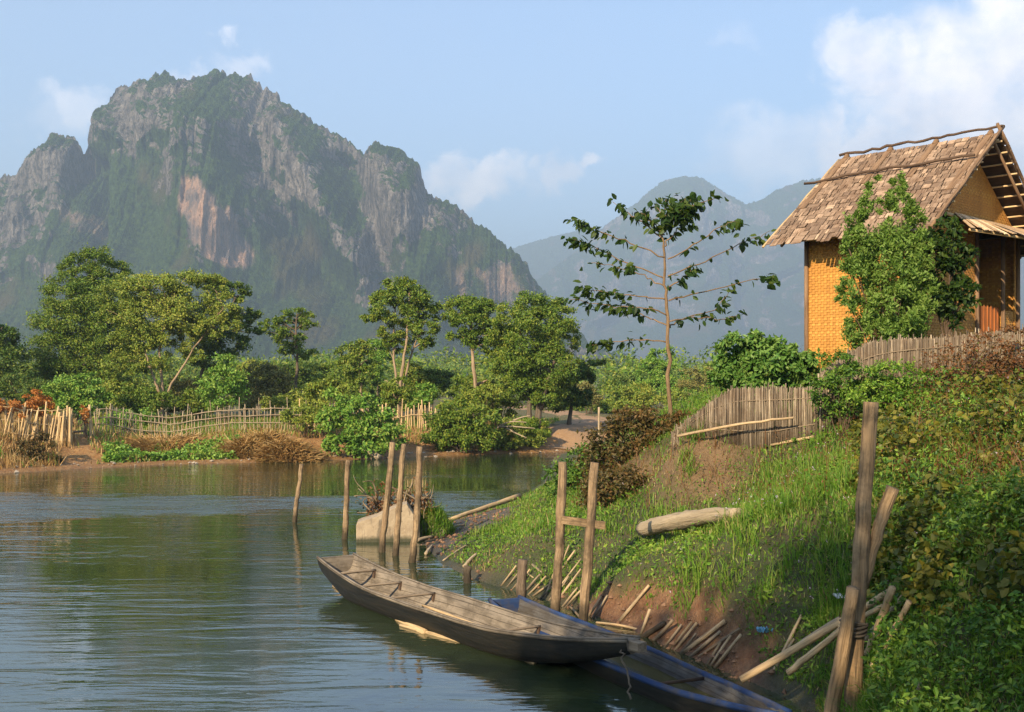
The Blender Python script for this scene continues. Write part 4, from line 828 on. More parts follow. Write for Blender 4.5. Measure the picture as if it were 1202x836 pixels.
wall_sheet('wall', [(-YW+.02, -.35), (YW-.02, -.35), (YW-.02, zt), (0, ZR-.04), (-YW+.02, zt)], .03, hut, pos=XF)
DY0, DY1, DZ = .22, 2.0, 2.60
wall_sheet('wall', [(-YW+.02, -.35), (DY0, -.35), (DY0, 2.70), (-YW+.02, 2.60)], .03, hut, pos=XG)
wall_sheet('wall', [(DY1, -.35), (YW-.02, -.35), (YW-.02, 2.60), (DY1, 2.70)], .03, hut, pos=XG)
wall_sheet('wall', [(DY0, DZ), (DY1, DZ), (DY1, 2.70), (DY0, 2.70)], .03, hut, pos=XG-.004)
gab = wall_sheet('gable_panel', [(-1.95, 2.74), (1.95, 2.74), (0, 4.08)], .03, hut, pos=XG+.01)
door = wall_sheet('door', [(DY0+.02, -.2), (1.36, -.2), (1.36, 1.16), (DY0+.02, 1.16)], .04, hut, M['door'], pos=XG-.05)
wall_sheet('half_wall', [(1.42, -.2), (DY1, -.2), (DY1, 1.12), (1.42, 1.12)], .03, hut, pos=XG-.02)
m = MB(3)
for yy in np.linspace(DY0+.1, 1.28, 7): m.box((XG-.02, yy, .5), (.008, .012, .68), grain_axis=2)
m.build('slat', M['door'], door, local=True, grain=True)
fl = MB(2); fl.box((-.04, 0, -.28), (1.06, 2.06, .04)); fl.build('floor', M['roof_pole'], hut, local=True, grain=True)
for (xx, yy) in [(XF, -YW), (XF, YW), (XG, -YW), (XG, YW), (XG, DY0-.03), (XG, 1.39)]:
    top = roof_z(yy)-.08 if abs(yy) > 2 else 2.72
    m = MB(4); m.tube([(xx+(-.03 if xx < 0 else .035), yy+(-.035 if yy < 0 else .035)*(abs(yy) > 2), -1.0), (xx+(-.03 if xx < 0 else .035), yy+(-.035 if yy < 0 else .035)*(abs(yy) > 2), top)], .042, 8); m.build('corner_post', M['roof_strap'], hut, local=True, smooth_=True, grain=True)
m = MB(5); m.tube([(XG+.045, -2.0, 2.74), (XG+.045, 2.0, 2.74)], .035, 8); m.build('tie_beam', M['slat'], hut, local=True, smooth_=True, grain=True)
# roof: shingles row by row
sl = math.hypot(YE, 4.25-ZEV); cs, sn = YE/sl, (4.25-ZEV)/sl; RX0, RX1 = -1.62, 1.62
m = MB(17); rg = m.r
for side in (-1, 1):
    dn = np.array([0, side*cs, -sn]); nr = np.array([0, side*sn, cs]); ridge = np.array([0, 0, 4.25])
    rows = 21
    for i in range(rows):
        s0 = sl*i/rows; xx = RX0-rg.uniform(0, .15)
        while xx < RX1:
            w = rg.choice([rg.uniform(.04, .09), rg.uniform(.07, .16), rg.uniform(.13, .24)]); x1 = min(xx+w, RX1+rg.uniform(0, .03)); x0 = max(xx, RX0-rg.uniform(0, .03)); xx += w
            if x1-x0 < .03: continue
            ln = sl/rows*rg.uniform(.84, 1.06)+(rg.uniform(0, .12) if i == rows-1 else 0); lift = .012+rg.uniform(0, .018)
            tilt = dn*1.0+nr*rg.uniform(-.10, -.03); tilt /= np.linalg.norm(tilt); n2 = nr+dn*.06; n2 /= np.linalg.norm(n2)
            sk = rg.normal()*.03; ax = np.array([[1, sk*side, 0], tilt, n2]); c = ridge+dn*(s0+ln*.5)+nr*(lift+.03)+np.array([(x0+x1)/2, 0, 0])
            m.box(c, ((x1-x0)/2-.009, ln/2-.006, .006), ax, grain_axis=1 if rg.random() < .55 else 0)
roof = m.build('roof', M['shingle'], hut, local=True, grain=True)
m = MB(18)
for side in (-1, 1):
    dn = np.array([0, side*cs, -sn]); nr = np.array([0, side*sn, cs])
    m.box(np.array([0, 0, 4.25])+dn*(sl*.5-.02)+nr*.004, (1.58, sl/2-.06, .006), np.array([[1, 0, 0], dn, nr]))
m.build('shade_underlay', M['roof_dark'], roof, local=True, grain=True)
for side in (-1, 1):
    dn = np.array([0, side*cs, -sn]); nr = np.array([0, side*sn, cs])
    for i in range(12):
        c = np.array([0, 0, 4.25])+dn*(.12+i*.285)-nr*.035; m = MB(20+i); m.tube([c+[1.60, 0, 0], c+[0, 0, 0], c+[-1.60, 0, 0]], .017, 6); m.build('batten', M['slat'], roof, local=True, smooth_=True, grain=True)
    for xx in (1.48, .95, -.2, -1.4):
        c = np.array([xx, 0, 4.25])-nr*.085; m = MB(40); m.tube([c+dn*.02, c+dn*(sl-.12)], .030, 7); m.build('rafter', M['roof_strap'], roof, local=True, smooth_=True, grain=True)
    c = np.array([1.60, 0, 4.25])+nr*.07; m = MB(41); m.tube(smooth_line([c-dn*.22, c+dn*sl*.5+nr*.01, c+dn*(sl+.05)], 8, 3, .006), .032, 8, jitter=.05); m.build('rake_pole', M['roof_strap'], roof, local=True, smooth_=True, grain=True)
    for xx in (-1.50, -.55, .38, 1.42):
        c = np.array([xx, 0, 4.25])+nr*.062; L_ = sl*(.40 if abs(xx) < 1.4 else .62); m = MB(42); m.box(c+dn*L_/2, (.062, L_/2, .010), np.array([[1, 0, 0], dn, nr]), grain_axis=1); m.build('roof_strap', M['roof_strap'], roof, local=True, grain=True)
    if side < 0:
        c = np.array([-1.70, 0, 4.19])+nr*.05; m = MB(43); m.tube(smooth_line([c-dn*.1, c+dn*sl*.5, c+dn*sl*.99], 8, 5, .008), .024, 7); m.build('rake_pole', M['bamboo_dry'], roof, local=True, smooth_=True, grain=True)
    q = np.array([0, 0, 4.25])+dn*sl*.30+nr*.10; m = MB(44+side); m.tube(smooth_line([q+[-1.95, 0, -.02], q+[-.8, 0, .02], q+[.3, 0, .03], q+[1.5, 0, .05]], 16, 9, .010), .026, 7, jitter=.08); m.build('weight_pole', M['roof_pole'], roof, local=True, smooth_=True, grain=True)
for xx in (-1.50, -.55, .38, 1.42):
    m = MB(45); m.tube([(xx, -.09, 4.27), (xx, 0, 4.34), (xx, .09, 4.27)], [.04, .055, .04], 7, jitter=.1); m.build('ridge_peg', M['roof_strap'], roof, local=True, smooth_=True, grain=True)
m = MB(46); m.tube(smooth_line([(-1.66, 0, 4.37), (-.9, .01, 4.37), (-.3, -.01, 4.41), (.4, 0, 4.39), (1.0, .01, 4.43), (1.62, 0, 4.41)], 22, 4, .012), np.linspace(.030, .022, 22), 7, jitter=.08); m.build('ridge_pole', M['roof_pole'], roof, local=True, smooth_=True, grain=True)
# porch awning on the gable end
m = MB(50); rg = m.r; n = 26
for i in range(n):
    f0, f1 = i/n, (i+1.05)/n; yi0, yi1 = -.86+3.3*f0, -.86+3.3*f1; yo0, yo1 = -1.50+3.95*f0, -1.50+3.95*f1; oz = rg.normal()*.012; ox = rg.normal()*.05
    a, b = np.array([XG+.06, yi0, 2.78]), np.array([XG+.06, yi1, 2.78]); ex_ = .68+.95*f0; c, d = np.array([XG+ex_+ox, yo1, 2.38-.10*f0+oz]), np.array([XG+ex_+ox, yo0, 2.38-.10*f0+oz-rg.random()*.02])
    up = np.array([.3, 0, .95])*.014; V = np.stack([a, b, c, d, a+up, b+up, c+up, d+up]); m.add(V, np.array([[3, 2, 1, 0], [4, 5, 6, 7], [0, 1, 5, 4], [1, 2, 6, 5], [2, 3, 7, 6], [3, 0, 4, 7]]), np.roll(V, 2, axis=1)+rg.uniform(0, 30))
M['awning'] = wood_mat('awning_split_bamboo', (.42, .28, .16), (.66, .48, .30), scale=10, bump=.004, island=.7)
aw = m.build('awning', M['awning'], hut, local=True, grain=True)
m = MB(51); m.tube([(XG+.58, -1.40, 2.37), (XG+1.42, 2.30, 2.27)], .026, 7); m.build('awning_pole', M['slat'], aw, local=True, smooth_=True, grain=True)

# ------------------------------------------------------------------ near bank: reed fences
def reed_fence(name, label, line, tops, n, seed, mat, band=(.3, .8)):
    """close-set reeds along a ground line of (bearing px, distance); tops gives picture height along it"""
    rg = np.random.default_rng(seed); line = np.array(line, float); tt = np.linspace(0, 1, len(line)); m = MB(seed); t = np.linspace(0, 1, n)+rg.normal(size=n)*.3/n
    PX = np.interp(t, tt, line[:, 0]); DD = np.interp(t, tt, line[:, 1]); TP = np.interp(t, tt, np.array(tops, float))
    X = (PX-PX0)/FPX*DD; Z0 = height(X, DD)-.06; ZT = EYE-(TP-PY0)/FPX*DD; gap = fbm(t*30, 0*t, seed, 2)
    for i in range(n):
        h = ZT[i]-Z0[i]+rg.normal()*.014+(rg.random() < .05)*.07-(gap[i] > .7)*.08; b = np.array([X[i], DD[i]+rg.normal()*.012, Z0[i]]); tp = b+np.array([rg.normal()*.02, rg.normal()*.015, h])
        m.tube([b, (b+tp)/2+rg.normal(size=3)*.008, tp], rg.uniform(.004, .010), 5)
    mid = len(line)//2; root = thing(name, tuple(gp(line[mid, 0], line[mid, 1])), label, 'fence')
    m.build('reed_panel', mat, root, smooth_=True, grain=True)
    # binding laths
    for k, f in enumerate(band):
        L_ = [np.array([X[i], DD[i]-.022, Z0[i]+(ZT[i]-Z0[i])*f]) for i in np.argsort(t)[::max(1, n//14)]]; q = MB(seed+k+1); q.tube(smooth_line(L_, 18), .010, 5); q.build('lath', M['bamboo_old'], root, smooth_=True, grain=True)
    return root
reed_fence('reed_fence', 'sagging grey reed fence panel with a slumped sloping end below the leafy shrub', [(790, 18.9), (812, 18.6), (838, 18.3), (862, 18.1), (905, 17.8), (958, 17.4)], [508, 490, 470, 456, 455, 455], 620, 301, M['reed'])
reed_fence('reed_fence', 'long upright tan reed fence in front of the hut', [(962, 17.35), (990, 17.4), (1020, 17.4), (1060, 17.3), (1110, 17.1), (1160, 16.9), (1215, 16.7), (1290, 16.4)], [440, 418, 402, 398, 397, 390, 386, 384], 1050, 302, M['reed'])
a = at(795, 512, 18.3); b = at(932, 491, 17.3); m = MB(303); m.tube(smooth_line([a, a*.5+b*.5+[0, 0, .05], b], 12, 3, .008), np.linspace(.026, .018, 12), 8); tag(m.build('bamboo_pole', M['stake'], smooth_=True, grain=True, origin=tuple(a)), 'pale bamboo pole leaning lengthwise against the sagging reed fence', 'pole')
a = hit(905, 527)+[0, 0, .05]; b = hit(955, 517)+[0, 0, .05]; m = MB(304); m.tube([a, b], .022, 7); tag(m.build('bamboo_pole', M['bamboo_dry'], smooth_=True, grain=True, origin=tuple(a)), 'short bamboo pole lying on the ground under the sagging reed fence', 'pole')

# ------------------------------------------------------------------ near bank: young tree, shrubs
d = 23.0; g = gp(785.8, d); yt = thing('young_tree', tuple(g), 'slender young tree with bare tiered branches and leaves at their tips', 'tree')
mt = MB(311); tr = [g-[0, 0, .1]]+[at(x_, y_, d) for x_, y_ in [(785, 430), (783.4, 387.7), (782.5, 355), (781.8, 334), (780, 300), (779, 280), (779, 258)]]
mt.tube(smooth_line(tr, 24, 3, .014), np.linspace(.046, .016, 24), 9, jitter=.05); lm = MB(312); rg = np.random.default_rng(313)
brs = [[(783, 402), (755, 398), (722, 401), (687, 408)], [(783, 382), (764, 374), (745, 366), (724, 359)], [(783, 370), (767, 362), (724, 361), (668, 351)], [(782, 352), (750, 347), (717, 345), (680, 337)],
       [(782, 338), (760, 326), (734, 314), (690, 308)], [(781, 327), (737, 309), (694, 287), (668, 280)], [(780, 302), (740, 285), (704, 272), (673, 258)], [(779, 281), (757, 262), (738, 250), (720, 238)],
       [(784, 324), (828, 307), (868, 287), (905, 271)], [(784, 304), (821, 285), (848, 264), (864, 260)], [(785, 337), (801, 327), (818, 314)], [(785, 353), (828, 342), (888, 327), (909, 326)],
       [(784, 384), (801, 374), (841, 364), (855, 342)], [(784, 378), (814, 372), (848, 376), (869, 368)], [(779, 290), (797, 268), (812, 258)], [(780, 276), (766, 262), (752, 248)]]
for i, b_ in enumerate(brs):
    dy = rg.uniform(-.9, .9); P_ = [at(x_, y_, d+dy*j/(len(b_)-1)*(1 if len(b_) > 3 else .4)) for j, (x_, y_) in enumerate(b_)]; s = smooth_line(P_, 16, i, .016); mt.tube(s, np.linspace(.018, .005, 16), 6)
    n = len(s); dirn = s[-1]-s[0]; dirn /= np.linalg.norm(dirn); dens = int(1.0*{0: 60, 3: 80, 2: 85, 5: 75, 6: 65, 8: 42, 11: 22}.get(i, 36))
    f = .25+.75*np.sqrt(rg.random(dens)) if i < 8 else np.where(rg.random(dens) < .6, rg.uniform(.72, 1.02, dens), rg.uniform(.15, .7, dens))
    f = np.clip(np.round(f*9)/9+rg.normal(size=dens)*.02, .12, 1.0); k = np.clip((f*(n-1)).astype(int), 0, n-1); lm.leaves(s[k]+rg.normal(size=(dens, 3))*np.array([.05, .06, .045]), .17, direction=dirn*.5, up=.7, aspect=.56, droop=.75, six=True)
for k in range(34):
    c = at(rg.normal(800, 15), rg.normal(247, 10), d+rg.normal()*.25); lm.leaves(c+rg.normal(size=(9, 3))*np.array([.09, .1, .07]), .19, up=.6, aspect=.62, droop=.6, six=True)
    mt.tube([tr[-1], (tr[-1]+c)/2+[0, 0, .05], c], [.012, .009, .005], 5)
lm.leaves(at(864, 262, d)+rg.normal(size=(10, 3))*.06, .2, up=.5, aspect=.6, droop=.8, six=True); lm.leaves(at(905, 326, d)+rg.normal(size=(9, 3))*.07, .2, up=.5, aspect=.7, droop=.8, six=True)
mt.build('trunk', M['bark_young'], yt, smooth_=True, grain=True); lm.build('crown', M['leaf_sapling'], yt)
make_shrub('tall_shrub', 'tall bright green shrub hiding the long wall of the hut', 'shrub', None, 17.9, 1042, [(1060, 232, 8, 26), (1018, 246, 9, 26), (1040, 258, 12, 26), (1074, 276, 12, 28), (1004, 290, 14, 32), (1044, 312, 32, 40), (1076, 325, 16, 34), (1002, 335, 16, 30), (1050, 365, 34, 26), (1030, 392, 34, 20), (1072, 380, 16, 22), (1030, 226, 4, 16), (1050, 222, 4, 16), (1072, 246, 4, 14), (1008, 262, 4, 16), (992, 300, 5, 14), (1090, 296, 5, 16), (988, 352, 6, 10), (1000, 382, 8, 8), (1096, 350, 6, 14)], M['leaf_hut'], .068, 520, 30000, 321, sig=.11, six=True, nst=16, r=.016, up=.5, aspect=.42, flat=1.25, droop=-.9, out_bias=.9)
make_shrub('dark_shrub', 'dark glossy shrub in front of the gable wall beside the tall bright shrub', 'shrub', None, 18.3, 1112, [(1108, 275, 14, 22), (1096, 300, 14, 24), (1122, 300, 16, 20), (1112, 325, 20, 22), (1132, 345, 14, 18), (1104, 350, 16, 18), (1116, 372, 10, 16)], M['leaf_sapling'], .10, 110, 3600, 322, sig=.17, six=True, nst=8, r=.02)
make_shrub('leafy_shrub', 'leafy green shrub spilling over the sagging reed fence', 'shrub', None, 19.4, 895, [(862, 412, 18, 18), (888, 408, 24, 14), (918, 418, 22, 14), (860, 436, 22, 16), (900, 432, 36, 18), (938, 432, 20, 16), (888, 452, 34, 14), (930, 450, 24, 12), (848, 450, 12, 12)], M['leaf_garden'], .10, 200, 10500, 323, sig=.16, six=True)
for (px, d_, lb, mat, n, sz, lab, sd_) in [
    (742, 20.6, [(742, 490, 24, 14), (770, 492, 24, 14), (795, 498, 16, 12), (722, 512, 30, 18), (758, 515, 40, 20), (790, 520, 26, 16), (712, 540, 34, 18), (750, 548, 44, 18), (786, 545, 24, 14)], 'leaf_brown', 9500, .085, 'big brown twiggy bush at the top of the slope beside the sagging fence', 324),
    (690, 22.5, [(686, 540, 22, 16), (672, 560, 30, 16), (704, 565, 30, 16), (660, 578, 22, 12)], 'weed_dark', 5500, .085, 'dark green bush below the brown one beside the water', 325),
    (725, 18.6, [(725, 570, 34, 18), (700, 585, 24, 14), (755, 580, 26, 14), (730, 592, 24, 8)], 'leaf_brown', 5000, .075, 'low brown-green bush behind the crossbar posts', 326),
    (1130, 16.2, [(1120, 420, 34, 16), (1160, 410, 26, 20), (1095, 438, 26, 14), (1145, 442, 40, 16), (1185, 430, 26, 20), (1110, 460, 30, 12), (1190, 395, 14, 14)], 'leaf_russet', 3600, .055, 'russet dry twig bush in front of the tan reed fence', 327)]:
    make_shrub('bush', lab, 'bush', 'bushes on the near slope', d_, px, lb, M[mat], sz, 150, n, sd_, nst=46, r=.010, sig=.2)
make_shrub('bush', 'low tangle of weeds climbing the foot of the tan reed fence', 'bush', 'bushes on the near slope', 16.2, 1080, [(1050, 440, 26, 14), (1085, 452, 30, 16), (1030, 462, 26, 14), (1110, 470, 34, 14), (1070, 474, 36, 12), (1160, 468, 36, 14), (1200, 455, 26, 18)], M['weed'], .055, 150, 8500, 329, nst=30, r=.007, sig=.2)
make_shrub('bush', 'small green bush at the joint of the two reed fences', 'bush', 'bushes on the near slope', 16.8, 990, [(985, 425, 20, 12), (1000, 445, 26, 16), (970, 455, 18, 16), (1025, 455, 24, 14), (1005, 475, 36, 14)], M['weed_dark'], .06, 110, 5600, 328, nst=20, r=.008)

# ------------------------------------------------------------------ near bank ground cover
rN = np.random.default_rng(400)
def sample(n, dlo, dhi, pxlo, pxhi):
    d_ = np.exp(rN.uniform(np.log(dlo), np.log(dhi), n)); px = rN.uniform(pxlo, pxhi, n); x_ = (px-PX0)/FPX*d_; k_ = (river_sd(x_, d_) > .12) & ~is_far(x_, d_); x_, d_, px = x_[k_], d_[k_], px[k_]
    return x_, d_, height(x_, d_), px
def bare(x_, y_): return np.maximum(smooth(-.1, .15, zone_sd(x_, y_, Z_DIRT)+fbm(x_*2, y_*2, 0, 3)*.18), smooth(-.2, .2, zone_sd(x_, y_, Z_MUD)+fbm(x_*2, y_*2, 5, 3)*.15))
def py_of(y_, z_): return PY0-(z_-EYE)/y_*FPX
x, y, z, px = sample(250000, 6.2, 30, 480, 1420); py = py_of(y, z); bm_ = bare(x, y); dr = smooth(-.4, .6, zone_sd(x, y, Z_DRY))
tall = smooth(-.2, .5, fbm(x*.7, y*.7, 3, 3)); short = (py > 630) & (px < 960)
k = (rN.random(len(x)) > bm_*.97) & (rN.random(len(x)) > dr*.75) & (rN.random(len(x)) < np.where(px > 1060, .30, .85))
x, y, z, px, py, dr, tall, short = [a[k] for a in (x, y, z, px, py, dr, tall, short)]
L_ = np.where(short, .060, .115)+.12*tall*np.where(short, .25, 1); L_ = L_*np.where(dr > .4, .8, 1)
dk = rN.random(len(x)) < .11+.4*dr+.10*smooth(.2, .6, fbm(x*1.1, y*1.1, 9, 2))+.25*((px < 640) & (py > 640))
Bp = np.stack([x, y, z-.015], 1)
mb = MB(401); mb.blades(Bp[~dk], L_[~dk], .0095+.0003*y[~dk], lean=.55); tag(mb.build('grass', M['blade']), 'green bank grass on the near slope', kind='stuff')
mb = MB(402); mb.blades(Bp[dk], L_[dk]*1.05, .009+.0003*y[dk], lean=.7); tag(mb.build('dry_grass', M['blade_dry']), 'dry brown grass stems among the bank grass', kind='stuff')
# broad leafy weeds
x, y, z, px = sample(210000, 6.2, 26, 500, 1420); py = py_of(y, z); bm_ = bare(x, y); cl = smooth(-.15, .45, fbm(x*.9, y*.9, 13, 3)); dr = smooth(-.4, .6, zone_sd(x, y, Z_DRY))
lush = np.where(px > 1020, 1.0, np.where(py > 630, .9, .75)); k = (rN.random(len(x)) > bm_) & (rN.random(len(x)) < lush*(.40+.60*cl)) & (rN.random(len(x)) > dr*.85)
x, y, z, px, py, cl = [a[k] for a in (x, y, z, px, py, cl)]; hgt = rN.random(len(x))**1.3*np.where(px > 1020, .42, np.where(py > 630, .11, .18))*(.35+cl)
dark = rN.random(len(x)) < np.where(px > 1010, .55, .15); P3 = np.stack([x, y, z+hgt], 1)
mb = MB(403); mb.leaves(P3[~dark], rN.choice([.035, .05, .075], int((~dark).sum()), p=[.4, .4, .2]), up=1.0, aspect=.5, droop=.3); tag(mb.build('leafy_vegetation', M['weed']), 'leafy green weeds over the near slope', kind='stuff')
mb = MB(404); mb.leaves(P3[dark], .062, up=1.0, aspect=.5, droop=.3); tag(mb.build('leafy_vegetation', M['weed_dark']), 'darker leafy weeds low on the slope', kind='stuff')
# yellowing creeper with broad leaves on the steep part
x, y, z, px = sample(60000, 7.0, 16.5, 1000, 1420); py = py_of(y, z); cl = smooth(-.1, .5, fbm(x*.8, y*.8, 23, 3)); k = (py < 740) & (rN.random(len(x)) < (.1+.9*cl)*.55); x, y, z, cl = x[k], y[k], z[k], cl[k]
z = z+.08+rN.random(len(x))**1.2*.42*(.3+cl); mb = MB(405); mb.leaves(np.stack([x, y, z], 1), .075, up=1.1, aspect=.8, droop=.35, six=True); tag(mb.build('creeper_vegetation', M['creeper']), 'yellowing broad-leaved creeper on the steep slope', kind='stuff')
# clumps of longer arching grass
tx, ty, tz, tp = sample(560, 8.5, 22, 640, 1300); tk = (rN.random(len(tx)) > bare(tx, ty)) & (rN.random(len(tx)) < np.where((tp > 800) & (tp < 1060), .75, .3)); tx, ty = tx[tk], ty[tk]
q = np.repeat(np.arange(len(tx)), 46); bx = tx[q]+rN.normal(size=len(q))*.07; by = ty[q]+rN.normal(size=len(q))*.07
mb = MB(411); mb.blades(np.stack([bx, by, height(bx, by)-.02], 1), rN.uniform(.20, .40, len(tx))[q], .013, lean=.75, curl=.9); tag(mb.build('grass', M['blade']), 'longer arching grass clumps on the near slope', kind='stuff')
# russet stems
x, y, z, px = sample(9000, 9, 22, 650, 1420); k = (rN.random(len(x)) < np.where(px > 1040, .5, .2)+.5*smooth(-.4, .6, zone_sd(x, y, Z_DRY))) & (rN.random(len(x)) > bare(x, y)) & (py_of(y, z) < 600); x, y, z = x[k], y[k], z[k]
mb = MB(406); mb.blades(np.stack([x, y, z], 1), .45, .010, lean=.5); q = rN.integers(0, len(x), 14000); mb.leaves(np.stack([x[q], y[q], z[q]], 1)+np.stack([rN.normal(size=14000)*.08, rN.normal(size=14000)*.08, rN.random(14000)*.42], 1), .035, up=.6)
tag(mb.build('weeds', M['leaf_russet']), 'russet dry weed stems on the slope', kind='stuff')
x, y, z, px = sample(3200, 8, 19, 700, 1250); py = py_of(y, z); k = (rN.random(len(x)) > bare(x, y)) & (rN.random(len(x)) < np.where((px > 840) & (px < 1020) & (py < 690), .55, .18)*smooth(-.1, .5, fbm(x*1.5, y*1.5, 31, 2))); x, y, z = x[k], y[k], z[k]
mb = MB(407); zz = z+rN.uniform(.14, .34, len(x)); mb.leaves(np.repeat(np.stack([x, y, zz], 1), 4, 0)+rN.normal(size=(4*len(x), 3))*.006, .016, up=1.2, aspect=.9); tag(mb.build('wildflower_vegetation', M['flower']), 'tiny pale pink wildflowers in the bank grass', kind='stuff')
# clods, stones and litter on the bare earth and along the waterlines
def lumps(n_try, dlo, dhi, pxlo, pxhi, keep, smin, smax, seed, far=False):
    r = np.random.default_rng(seed); d_ = r.uniform(dlo, dhi, n_try); px_ = r.uniform(pxlo, pxhi, n_try); x_ = (px_-PX0)/FPX*d_; sd_ = river_sd(x_, d_); k_ = (sd_ > -.15) & (is_far(x_, d_) == far) & keep(x_, d_, sd_, r); x_, d_ = x_[k_], d_[k_]
    n = len(x_); s_ = smin+(smax-smin)*r.random(n)**3; o_ = np.array([[1, 0, 0], [0, 1, 0], [-1, 0, 0], [0, -1, 0], [0, 0, .7], [0, 0, -.7]]); V = o_[None]*s_[:, None, None]*r.uniform(.6, 1.3, (n, 6, 3))+np.stack([x_, d_, np.maximum(height(x_, d_), -.05)+s_*.25], 1)[:, None]
    f_ = np.array([[0, 1, 4], [1, 2, 4], [2, 3, 4], [3, 0, 4], [1, 0, 5], [2, 1, 5], [3, 2, 5], [0, 3, 5]]); m = MB(seed); m.add(V.reshape(-1, 3), (np.arange(n)[:, None, None]*6+f_[None]).reshape(-1, 3)); return m
m = lumps(16000, 9, 28, 480, 960, lambda x_, y_, s_, r: r.random(len(x_)) < np.maximum(bare(x_, y_)*.8, (np.abs(s_) < .12)*.25), .008, .055, 421); tag(m.build('earth_clods', M['clod'], smooth_=False), 'loose clods and stones on the bare near bank', kind='stuff')
m = lumps(9000, 36, 56, -80, 700, lambda x_, y_, s_, r: (s_ < .8) & (r.random(len(x_)) < .6), .02, .11, 422, far=True); tag(m.build('shore_gravel', M['gravel'], smooth_=False), 'grey gravel along the far waterline', kind='stuff')

# ------------------------------------------------------------------ posts in the water and on the bank
def post(label, base_px, top_px, d, r, mat, seed, group=None, name='wooden_post', sink=.6, lean=0.0, base=None):
    b = on_water(*base_px) if base is None else np.asarray(base, float); d = b[1] if d is None else d; t = at(top_px[0], top_px[1], d+lean); b2 = b-(t-b)/np.linalg.norm(t-b)*sink
    m = MB(seed); mid = (b2+t)/2+m.r.normal(size=3)*.025*np.array([1, .5, 0]); s = smooth_line([b2, (b2+mid)/2+m.r.normal(size=3)*.012, mid, (mid+t)/2+m.r.normal(size=3)*.012, t], 18, seed, .004)
    m.tube(s, np.linspace(1.12, .9, 18)*r*(1+.10*fbm(np.arange(18)*.5, np.zeros(18), seed, 2)), 11, jitter=.045)
    for k in range(4):      # knots
        i = int(m.r.integers(4, 16)); a = m.r.uniform(0, 6.28); dv = np.array([math.cos(a), math.sin(a)*.8, .25]); m.tube([s[i], s[i]+dv*r*1.18], [r*.45, r*.28], 7, jitter=.1)
    o = m.build(name, mat, smooth_=True, grain=True, origin=tuple(b)); return tag(o, label, 'post', group)
PG = 'mooring posts standing in the river'
post('leaning dark mooring post farthest out in open water', (347, 613), (354, 545), None, .050, M['post_wet'], 501, PG)
post('dark straight mooring post standing just beside the concrete block', (405, 633), (408.5, 540), None, .055, M['post_wet'], 502, PG)
post('leaning mooring post in front of the concrete block, first of three from open water', (448, 648), (461, 519), None, .058, M['post_wet'], 503, PG)
post('middle one of the three mooring posts in front of the concrete block', (465, 652), (474, 521), None, .054, M['post_wet'], 504, PG)
post('mooring post nearest the shore of the three in front of the concrete block', (484, 660), (493, 524), None, .056, M['post_wet'], 505, PG)
post('short stub of a post barely above the water', (549, 684), (549, 665), None, .065, M['post_dark'], 506, PG, name='post_stub')
post('knee-high rotten stump post in the shallows by the stake fan', (612, 712), (614, 658), None, .075, M['post_dark'], 507, PG)
fr = thing('landing_trestle', tuple(on_water(666, 728)), 'two weathered posts joined by a crossbar at the landing', 'trestle')
for (b_, t_, sd_) in [((650, 728), (661, 543), 511), ((683, 730), (698, 543), 512)]:
    b = on_water(*b_); t = at(t_[0], t_[1], b[1]); m = MB(sd_); s = smooth_line([b-[.03, 0, .5], b*.6+t*.4+[.02, 0, 0], t], 16, sd_, .004); m.tube(s, np.linspace(1.1, .92, 16)*.062*(1+.08*fbm(np.arange(16)*.5, np.zeros(16), sd_, 2)), 11, jitter=.04); m.build('post', M['post_wet'], fr, smooth_=True, grain=True)
a, b = at(659, 610, 14.17), at(710, 617, 14.17); m = MB(513); m.box((a+b)/2, (np.linalg.norm(b-a)/2, .018, .050), np.array([(b-a)/np.linalg.norm(b-a), [0, 1, 0], np.cross((b-a)/np.linalg.norm(b-a), [0, 1, 0])])); m.build('crossbar', M['post'], fr, grain=True)
# the big forked mooring post, its prop and lashing
gb = gp(1002, 8.95); mp = thing('mooring_post', tuple(gb), 'tall grey forked post with a rope lashing on the near bank', 'post'); dP = 8.95
m = MB(521); s = smooth_line([gb-[.02, 0, .4], at(1004, 760, dP), at(1010, 660, dP), at(1016, 570, dP), at(1023, 472, dP)], 26, 2, .003); m.tube(s, np.linspace(.072, .058, 26)*(1+.08*fbm(np.arange(26)*.4, np.zeros(26), 3, 2)), 12, jitter=.04); m.build('pole', M['post'], mp, smooth_=True, grain=True)
m = MB(522); s = smooth_line([at(1013, 690, dP+.03), at(1024, 645, dP+.02), at(1034, 610, dP), at(1048, 572, dP-.02)], 14, 4, .003); m.tube(s, np.linspace(.044, .054, 14), 11, jitter=.05); m.build('fork', M['post'], mp, smooth_=True, grain=True)
m = MB(523); c = at(1005, 736, dP)
for k in range(5):
    th = np.linspace(0, 2*np.pi, 22); rr = .098+.004*k%.01; m.tube(np.stack([c[0]+np.cos(th)*rr-.02, c[1]+np.sin(th)*rr*1.05, c[2]+.018*(k-2)+.02*np.sin(th+k)], 1), .011, 6)
m.build('rope_lashing', M['rope'], mp, smooth_=True, grain=True)
gb2 = hit(962, 836); gb2 = gp(962, 9.0); m = MB(524); t = at(1002, 690, 8.72); s = smooth_line([gb2-[.02, 0, .2], gb2*.5+t*.5+[.02, 0, -.02], t], 14, 5, .004); m.tube(s, np.linspace(.066, .05, 14), 10, jitter=.06); tag(m.build('prop_pole', M['post'], smooth_=True, grain=True, origin=tuple(gb2)), 'dark leaning prop pole against the foot of the forked post', 'pole')
